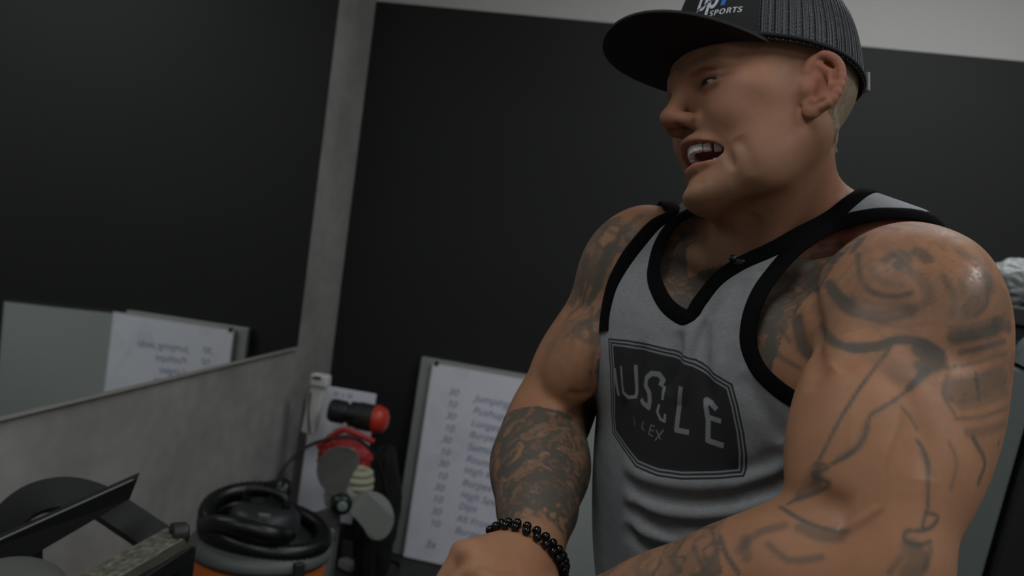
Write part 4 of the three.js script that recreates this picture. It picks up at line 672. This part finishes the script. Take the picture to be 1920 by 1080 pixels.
{
  const nT = shirtMesh.idx.length, pos = new Float32Array(nT * 3), nor = new Float32Array(nT * 3), uv = new Float32Array(nT * 2);
  for (let f = 0; f < nT; f += 3) {
    let cz = 0; for (let k = 0; k < 3; k++) { const i = shirtMesh.idx[f + k]; cz += (shirtMesh.nor[i * 3] * TF.x + shirtMesh.nor[i * 3 + 1] * TF.y + shirtMesh.nor[i * 3 + 2] * TF.z); }
    for (let k = 0; k < 3; k++) { const i = shirtMesh.idx[f + k], o = f + k; pv.set(shirtMesh.pos[i * 3], shirtMesh.pos[i * 3 + 1], shirtMesh.pos[i * 3 + 2]); const [u, v] = uvOf(pv); uv[o * 2] = cz < 0 ? u + 0.5 : u; uv[o * 2 + 1] = v; pos[o * 3] = pv.x - MO.x; pos[o * 3 + 1] = pv.y - MO.y; pos[o * 3 + 2] = pv.z - MO.z; nor[o * 3] = shirtMesh.nor[i * 3]; nor[o * 3 + 1] = shirtMesh.nor[i * 3 + 1]; nor[o * 3 + 2] = shirtMesh.nor[i * 3 + 2]; }
  }
  const g = new THREE.BufferGeometry(); g.setAttribute('position', new THREE.BufferAttribute(pos, 3)); g.setAttribute('normal', new THREE.BufferAttribute(nor, 3)); g.setAttribute('uv', new THREE.BufferAttribute(uv, 2));
  const shirt = part('tank_top', g, std(0xffffff, 0.92, { map: shirtTex, side: THREE.DoubleSide }), man, 'heather grey tank top with dark printed panel');
  // black bindings along the cut edges
  const bindM = phys(0x060607, 0.95, { specularIntensity: 0.3 });
  const ribbon = (pts, w, th) => {
    const c = new THREE.CatmullRomCurve3(pts, false, 'centripetal'), n = Math.max(40, pts.length * 10), pos = [], idx = [], K = 10;
    for (let i = 0; i <= n; i++) { let p = c.getPoint(i / n); const tg = c.getTangent(i / n), nn = SH.normal(p), dd = SH.d(p.x, p.y, p.z); p.addScaledVector(nn, clamp(-dd, -0.03, 0.03)); const s = tg.clone().cross(nn).normalize(); for (let k = 0; k < K; k++) { const a = k / K * Math.PI * 2, q = p.clone().addScaledVector(s, Math.cos(a) * w / 2).addScaledVector(nn, Math.sin(a) * th / 2); pos.push(q.x - MO.x, q.y - MO.y, q.z - MO.z); } }
    for (let i = 0; i < n; i++) for (let k = 0; k < K; k++) { const a = i * K + k, b = i * K + (k + 1) % K; idx.push(a, b, a + K, b, b + K, a + K); }
    const g = new THREE.BufferGeometry(); g.setAttribute('position', new THREE.Float32BufferAttribute(pos, 3)); g.setIndex(idx); g.computeVertexNormals(); return g;
  };
  const bn = backNeck.slice(1, 6).map(([x, y]) => fromBack(x, y)).reverse(), bL = backL.slice(1, 5).map(([x, y]) => fromBack(x, y)).reverse(), bR = backR.slice(1, 5).map(([x, y]) => fromBack(x, y)).reverse();
  part('neck_binding', ribbon([...neck3, ...bn, neck3[0]], 0.0175, 0.0055), bindM, shirt, 'black neck binding');
  part('arm_binding', ribbon([...bL, ...armL3], 0.0165, 0.0055), bindM, shirt, 'black arm binding'); part('arm_binding', ribbon([...bR, ...armR3], 0.0175, 0.0055), bindM, shirt, 'black arm binding');
  const mic = SH.pix(1386, 492); if (mic) part('clip_microphone', [rboxAt(0.012, 0.008, 0.01, 0.003), new THREE.SphereGeometry(0.004, 14, 10).translate(-0.007, 0.003, 0.004)].map(g => g.translate(mic.x - MO.x, mic.y - MO.y, mic.z - MO.z)), std(0x0a0a0b, 0.4), man, 'tiny black clip microphone');
}
// shorts and shoes, below the picture
{ const G = new Field(); G.ell(t(0, -0.44, -0.01), T.m, [0.175, 0.12, 0.125], 0); S2(s => { const hip = t(s * 0.09, -0.48, -0.01), knee = V(hip.x, 0.5, hip.z).addScaledVector(TL, s * 0.03).addScaledVector(TF, 0.03); G.cone(hip, hip.clone().lerp(knee, 0.9), 0.11, 0.095, 0.04); });
  const m = G.mesh(V(PEL.x - 0.4, 0.3, PEL.z - 0.4), V(PEL.x + 0.4, 1.1, PEL.z + 0.4), 0.01); part('shorts', geoOf(m, MO), std(0x101114, 0.85), man, 'black training shorts'); }
// ---------------------------------------------------------------- cap
{
  const cap = new THREE.Group(); cap.name = 'cap'; cap.userData.label = 'black trucker cap with mesh back'; man.add(cap);
  cap.position.copy(HC).sub(MO); cap.quaternion.setFromRotationMatrix(new THREE.Matrix4().makeBasis(HL, HU, HF)); 
  const tilt = new THREE.Matrix4().makeTranslation(0, 0.0, 0).multiply(new THREE.Matrix4().makeRotationFromEuler(new THREE.Euler(-0.08, 0, -0.1)));
  const RX = 0.0845, RZ = 0.1, CZ = 0.0, base = a => { const c = Math.cos(a); return 0.037 + 0.004 * c - (c < 0 ? 0.004 * sstep(-0.35, -1, c) : 0); };   // a = 0 at the front
  const TOP = 0.152;
  const surf = (a, v, off = 0) => {                                 // v 0 rim .. 1 crown button
    const y0 = base(a), c = Math.cos(a), front = sstep(-0.2, 0.75, c), e = v, rise = Math.sin(e * Math.PI / 2), flat = Math.pow(Math.cos(e * Math.PI / 2), mixn(0.62, 0.42, front));
    const tall = TOP + 0.004 * front; return V(Math.sin(a) * (RX + off) * flat, y0 + (tall + off - y0) * mixn(rise, Math.pow(rise, 0.94), front), CZ + Math.cos(a) * (RZ + off) * flat + 0.004 * front * (1 - v));
  };
  const grid = (a0, a1, na, nv, off, uvf) => { const pos = [], uv = [], idx = []; for (let j = 0; j <= nv; j++) for (let i = 0; i <= na; i++) { const a = mixn(a0, a1, i / na), p = surf(a, j / nv * 0.999, off).applyMatrix4(tilt); pos.push(p.x, p.y, p.z); uv.push(...(uvf ? uvf(i / na, j / nv, a) : [i / na, j / nv])); } for (let j = 0; j < nv; j++) for (let i = 0; i < na; i++) { const q = j * (na + 1) + i; idx.push(q, q + 1, q + na + 1, q + 1, q + na + 2, q + na + 1); } const g = new THREE.BufferGeometry(); g.setAttribute('position', new THREE.Float32BufferAttribute(pos, 3)); g.setAttribute('uv', new THREE.Float32BufferAttribute(uv, 2)); g.setIndex(idx); g.computeVertexNormals(); return g; };
  const FA = 1.02;                                                  // half angle of the foam front panel
  const logo = canvasTex(1024, 512, (g, w, hh) => {
    g.fillStyle = '#0c0c0e'; g.fillRect(0, 0, w, hh); for (let i = 0; i < 3000; i++) { g.fillStyle = rnd() < 0.5 ? 'rgba(255,255,255,0.018)' : 'rgba(0,0,0,0.15)'; g.fillRect(rnd() * w, rnd() * hh, 3, 2); }
    g.save(); g.translate(w * LOGO.x, hh * LOGO.y); g.scale(LOGO.s, LOGO.s * 0.46); g.transform(1, LOGO.k, -0.18, 1, 0, 0);
    g.fillStyle = '#c6c8cc'; g.font = 'bold 290px sans-serif'; g.save(); g.scale(0.62, 1); g.fillText('b', 0, 0); g.fillText('p', 150, 8); g.restore();
    g.fillStyle = '#2f6fc4'; g.save(); g.scale(0.75, 1); g.fillText('i', 268, 0); g.restore();
    g.strokeStyle = '#0c0c0e'; g.lineWidth = 16; g.beginPath(); g.moveTo(-40, 20); g.quadraticCurveTo(110, -70, 300, -130); g.stroke(); g.strokeStyle = '#5e6fa8'; g.lineWidth = 8; g.beginPath(); g.moveTo(-44, 28); g.quadraticCurveTo(110, -62, 300, -132); g.stroke();
    g.fillStyle = '#c6c8cc'; g.font = 'bold 66px sans-serif'; g.fillText('SPORTS', 150, 78); g.restore();
  });
  const frontM = std(0xffffff, 0.8, { map: logo });
  part('front_panel', grid(-FA, FA, 48, 28, 0.001, (u, v) => [u, v]), frontM, cap, 'black front panel with white and blue logo');
  const meshTex = dataTex(512, 256, (u, v) => { const a = Math.abs(((u * 96) % 1) - 0.5) * 2, b = Math.abs(((v * 40 + (Math.floor(u * 96) % 2) * 0.5) % 1) - 0.5) * 2; const k = (a > 0.45 ? 1 : 0.25) * (b > 0.25 ? 1 : 0.55); return [k, k, k]; }, false);
  part('mesh_back', grid(FA, Math.PI * 2 - FA, 120, 28, 0, (u, v) => [u, v]), phys(0x24272a, 0.42, { bumpMap: meshTex, bumpScale: 0.0015, specularIntensity: 0.9 }), cap, 'glossy dark grey mesh back');
  // raised threads of the mesh
  const ribs = []; for (let i = 0; i < 64; i++) { const a = mixn(FA, Math.PI * 2 - FA, (i + 0.5) / 64), pts = []; for (let j = 0; j <= 12; j++) pts.push(surf(a, j / 12 * 0.95, 0.0004).applyMatrix4(tilt)); ribs.push(tube(pts, 0.0007, 24, 5)); }
  const rb = part('mesh_threads', ribs, phys(0x2a2d30, 0.3), cap); rb.userData.kind = 'stuff';
  const rim = []; for (let i = 0; i <= 80; i++) rim.push(surf(i / 80 * Math.PI * 2, 0.02, 0.0005).applyMatrix4(tilt)); part('rim_band', tube(rim, 0.0026, 160, 8, false), std(0x0a0a0c, 0.8), cap);
  part('button', new THREE.SphereGeometry(0.006, 16, 10).scale(1, 0.5, 1).translate(0, TOP + 0.004, CZ), std(0x0a0a0c, 0.7), cap);
  part('strap_tab', rboxAt(0.02, 0.022, 0.004, 0.0015).rotateY(0.25).translate(0.022, base(Math.PI) + 0.016, CZ - RZ + 0.0005).applyMatrix4(tilt), std(0x8a8c88, 0.5), cap, 'pale label at the back');
  // flat brim
  const BA = 1.12, nb = 44, nr = 12, pos = [], idx = [], BL = 0.078;
  for (let side = 0; side < 2; side++) for (let j = 0; j <= nr; j++) for (let i = 0; i <= nb; i++) { const u = i / nb * 2 - 1, a = u * BA, p0 = surf(a, 0.015, -0.001), ext = BL * Math.pow(Math.max(0, 1 - Math.abs(u) ** 2.6), 0.62), ff = j / nr; const w = 1 + 0.05 * ff * (1 - u * u); const x = p0.x * w + Math.sin(a) * ext * ff * 0.3, z = p0.z + ext * ff; const y = mixn(p0.y, 0.042, 0.5) - 0.003 * (x / 0.08) ** 2 + 0.16 * ff * ext - (side ? 0.0035 : 0); const p = V(x, y, z).applyMatrix4(tilt); pos.push(p.x, p.y, p.z); }
  const M = (nb + 1) * (nr + 1); for (let j = 0; j < nr; j++) for (let i = 0; i < nb; i++) { const q = j * (nb + 1) + i; idx.push(q, q + nb + 1, q + 1, q + 1, q + nb + 1, q + nb + 2, M + q, M + q + 1, M + q + nb + 1, M + q + 1, M + q + nb + 2, M + q + nb + 1); }
  for (let i = 0; i < nb; i++) { const q = nr * (nb + 1) + i; idx.push(q, M + q, q + 1, q + 1, M + q, M + q + 1); }
  const g = new THREE.BufferGeometry(); g.setAttribute('position', new THREE.Float32BufferAttribute(pos, 3)); g.setIndex(idx); const ng = g.toNonIndexed(); ng.computeVertexNormals(); g.computeVertexNormals();
  part('brim', g, std(0x0a0a0c, 0.75, { side: THREE.DoubleSide }), cap, 'flat black brim');
}
// ---------------------------------------------------------------- hair, eyes, teeth
{
  const hair = new Field(); hair.prims = body.prims.filter(p => !p.sub);
  const hmask = (x, y, z) => { const q = H.loc(V(x, y, z)), n = noise(x * 110, y * 110, z * 110) * 0.01, ear = Math.hypot((Math.abs(q.x) - 0.085) * 0.6, q.y, q.z + 0.008); return sstep(-0.02, -0.033, q.z + n * 0.6) * sstep(-0.052, -0.03, q.y + n + 0.15 * (q.z + 0.08)) * sstep(0.036, 0.044, ear + n * 0.2); };
  { const b0 = hair.d.bind(hair); hair.d = (x, y, z, l, m) => b0(x, y, z, l, m) + 0.002 - hmask(x, y, z) * (0.0065 + 0.0012 * noise(x * 500, y * 120, z * 500)); }
  const hm = hair.mesh(HC.clone().addScalar(-0.16), HC.clone().addScalar(0.16), 0.0024, (x, y, z) => { const q = H.loc(V(x, y, z)); return q.y < 0.06 && q.y > -0.1 && q.z < 0 && hmask(x, y, z) > 0.12; }, (x, y, z) => { const q = H.loc(V(x, y, z)); return q.z < 0.02 && q.y < 0.08 && q.y > -0.12; });
  part('hair', geoOf(hm, MO, (x, y, z, o) => { const n = noise(x * 300, y * 90, z * 300) * 0.35 + 1; o[0] = 0.26 * n; o[1] = 0.2 * n; o[2] = 0.125 * n; }), new THREE.MeshPhysicalMaterial({ vertexColors: true, roughness: 0.75 }), man, 'short cropped sandy hair');
  const toL = (p) => p.sub(MO), q = new THREE.Quaternion().setFromRotationMatrix(new THREE.Matrix4().makeBasis(HL, HU, HF));
  for (const s of [1, -1]) { const e = new THREE.Group(); e.name = 'eye'; e.position.copy(toL(h(s * 0.0315, 0.0068, 0.077))); e.quaternion.copy(q); man.add(e); part('eyeball', new THREE.SphereGeometry(0.0118, 28, 20), phys(0x99938a, 0.2), e); const dv = V(-0.12, -0.02, 1).normalize(); const iris = new THREE.SphereGeometry(0.0121, 24, 12, 0, Math.PI * 2, 0, 0.48).applyQuaternion(new THREE.Quaternion().setFromUnitVectors(V(0, 1, 0), dv)); part('iris', iris, phys(0x1d1815, 0.1), e); }
  const teeth = (y, hgt, n, w, z0, up) => { const list = []; for (let i = 0; i < n; i++) { const u = (i + 0.5) / n * 2 - 1; const tw = w * 2 / n; list.push(new RoundedBoxGeometry(tw * 1.3, hgt * (1 - 0.12 * Math.abs(u)), 0.006, 3, 0.0011).rotateY(Math.atan(2 * 0.022 * u / w)).translate(u * w, y + up * u * u, z0 - 0.022 * u * u)); } return merge(list).applyQuaternion(q).translate(HC.x - MO.x, HC.y - MO.y, HC.z - MO.z); };
  part('upper_teeth', teeth(-0.0525, 0.0082, 8, 0.0235, 0.0915, -0.005), phys(0xe4e3dc, 0.22), man, 'white upper teeth'); part('lower_teeth', teeth(-0.0705, 0.005, 8, 0.021, 0.0815, 0.009), phys(0xe4e3dc, 0.25), man);
}
// ---------------------------------------------------------------- beaded bracelets on his right wrist
{
  const ax = WR.clone().sub(P(1000, 1005, 0.975)).normalize(), c0 = WR.clone().addScaledVector(ax, 0.0), A = axesAlong(c0.clone().sub(ax), c0.clone().add(ax), camDir(0, 0.2, 1));
  const tiltQ = -0.5; for (let b = 0; b < 2; b++) {
    const br = new THREE.Group(); br.name = 'bracelet'; br.userData.label = b ? 'black bead bracelet with golden beads' : 'black glossy bead bracelet'; br.position.copy(c0).addScaledVector(ax, (b ? 0.0065 : -0.0035)).sub(MO); man.add(br);
    const bead = new THREE.SphereGeometry(0.0046, 14, 10), bm = phys(0x060607, 0.18), gm = phys(0x7a5a22, 0.3, { metalness: 0.7 });
    const N = 27; for (let i = 0; i < N; i++) { const a = i / N * Math.PI * 2, d = A.L.clone().multiplyScalar(Math.cos(a)).addScaledVector(A.F, Math.sin(a)).addScaledVector(ax, tiltQ * Math.cos(a)); let r = 0.02; const base0 = br.position.clone().add(MO); while (r < 0.06 && body.d(base0.x + d.x * r, base0.y + d.y * r, base0.z + d.z * r) < 0.0036) r += 0.0006; const m = part('bead', bead, bm, br); m.position.copy(d).multiplyScalar(r); if (b) { const [px, py] = pixelOf(base0.clone().add(m.position)); if (Math.hypot(px - 1024, py - 1072) < 26 && d.dot(camDir(0, 0, 1)) > 0) m.material = gm; } }
  }
}


renderer.render(scene, camera);
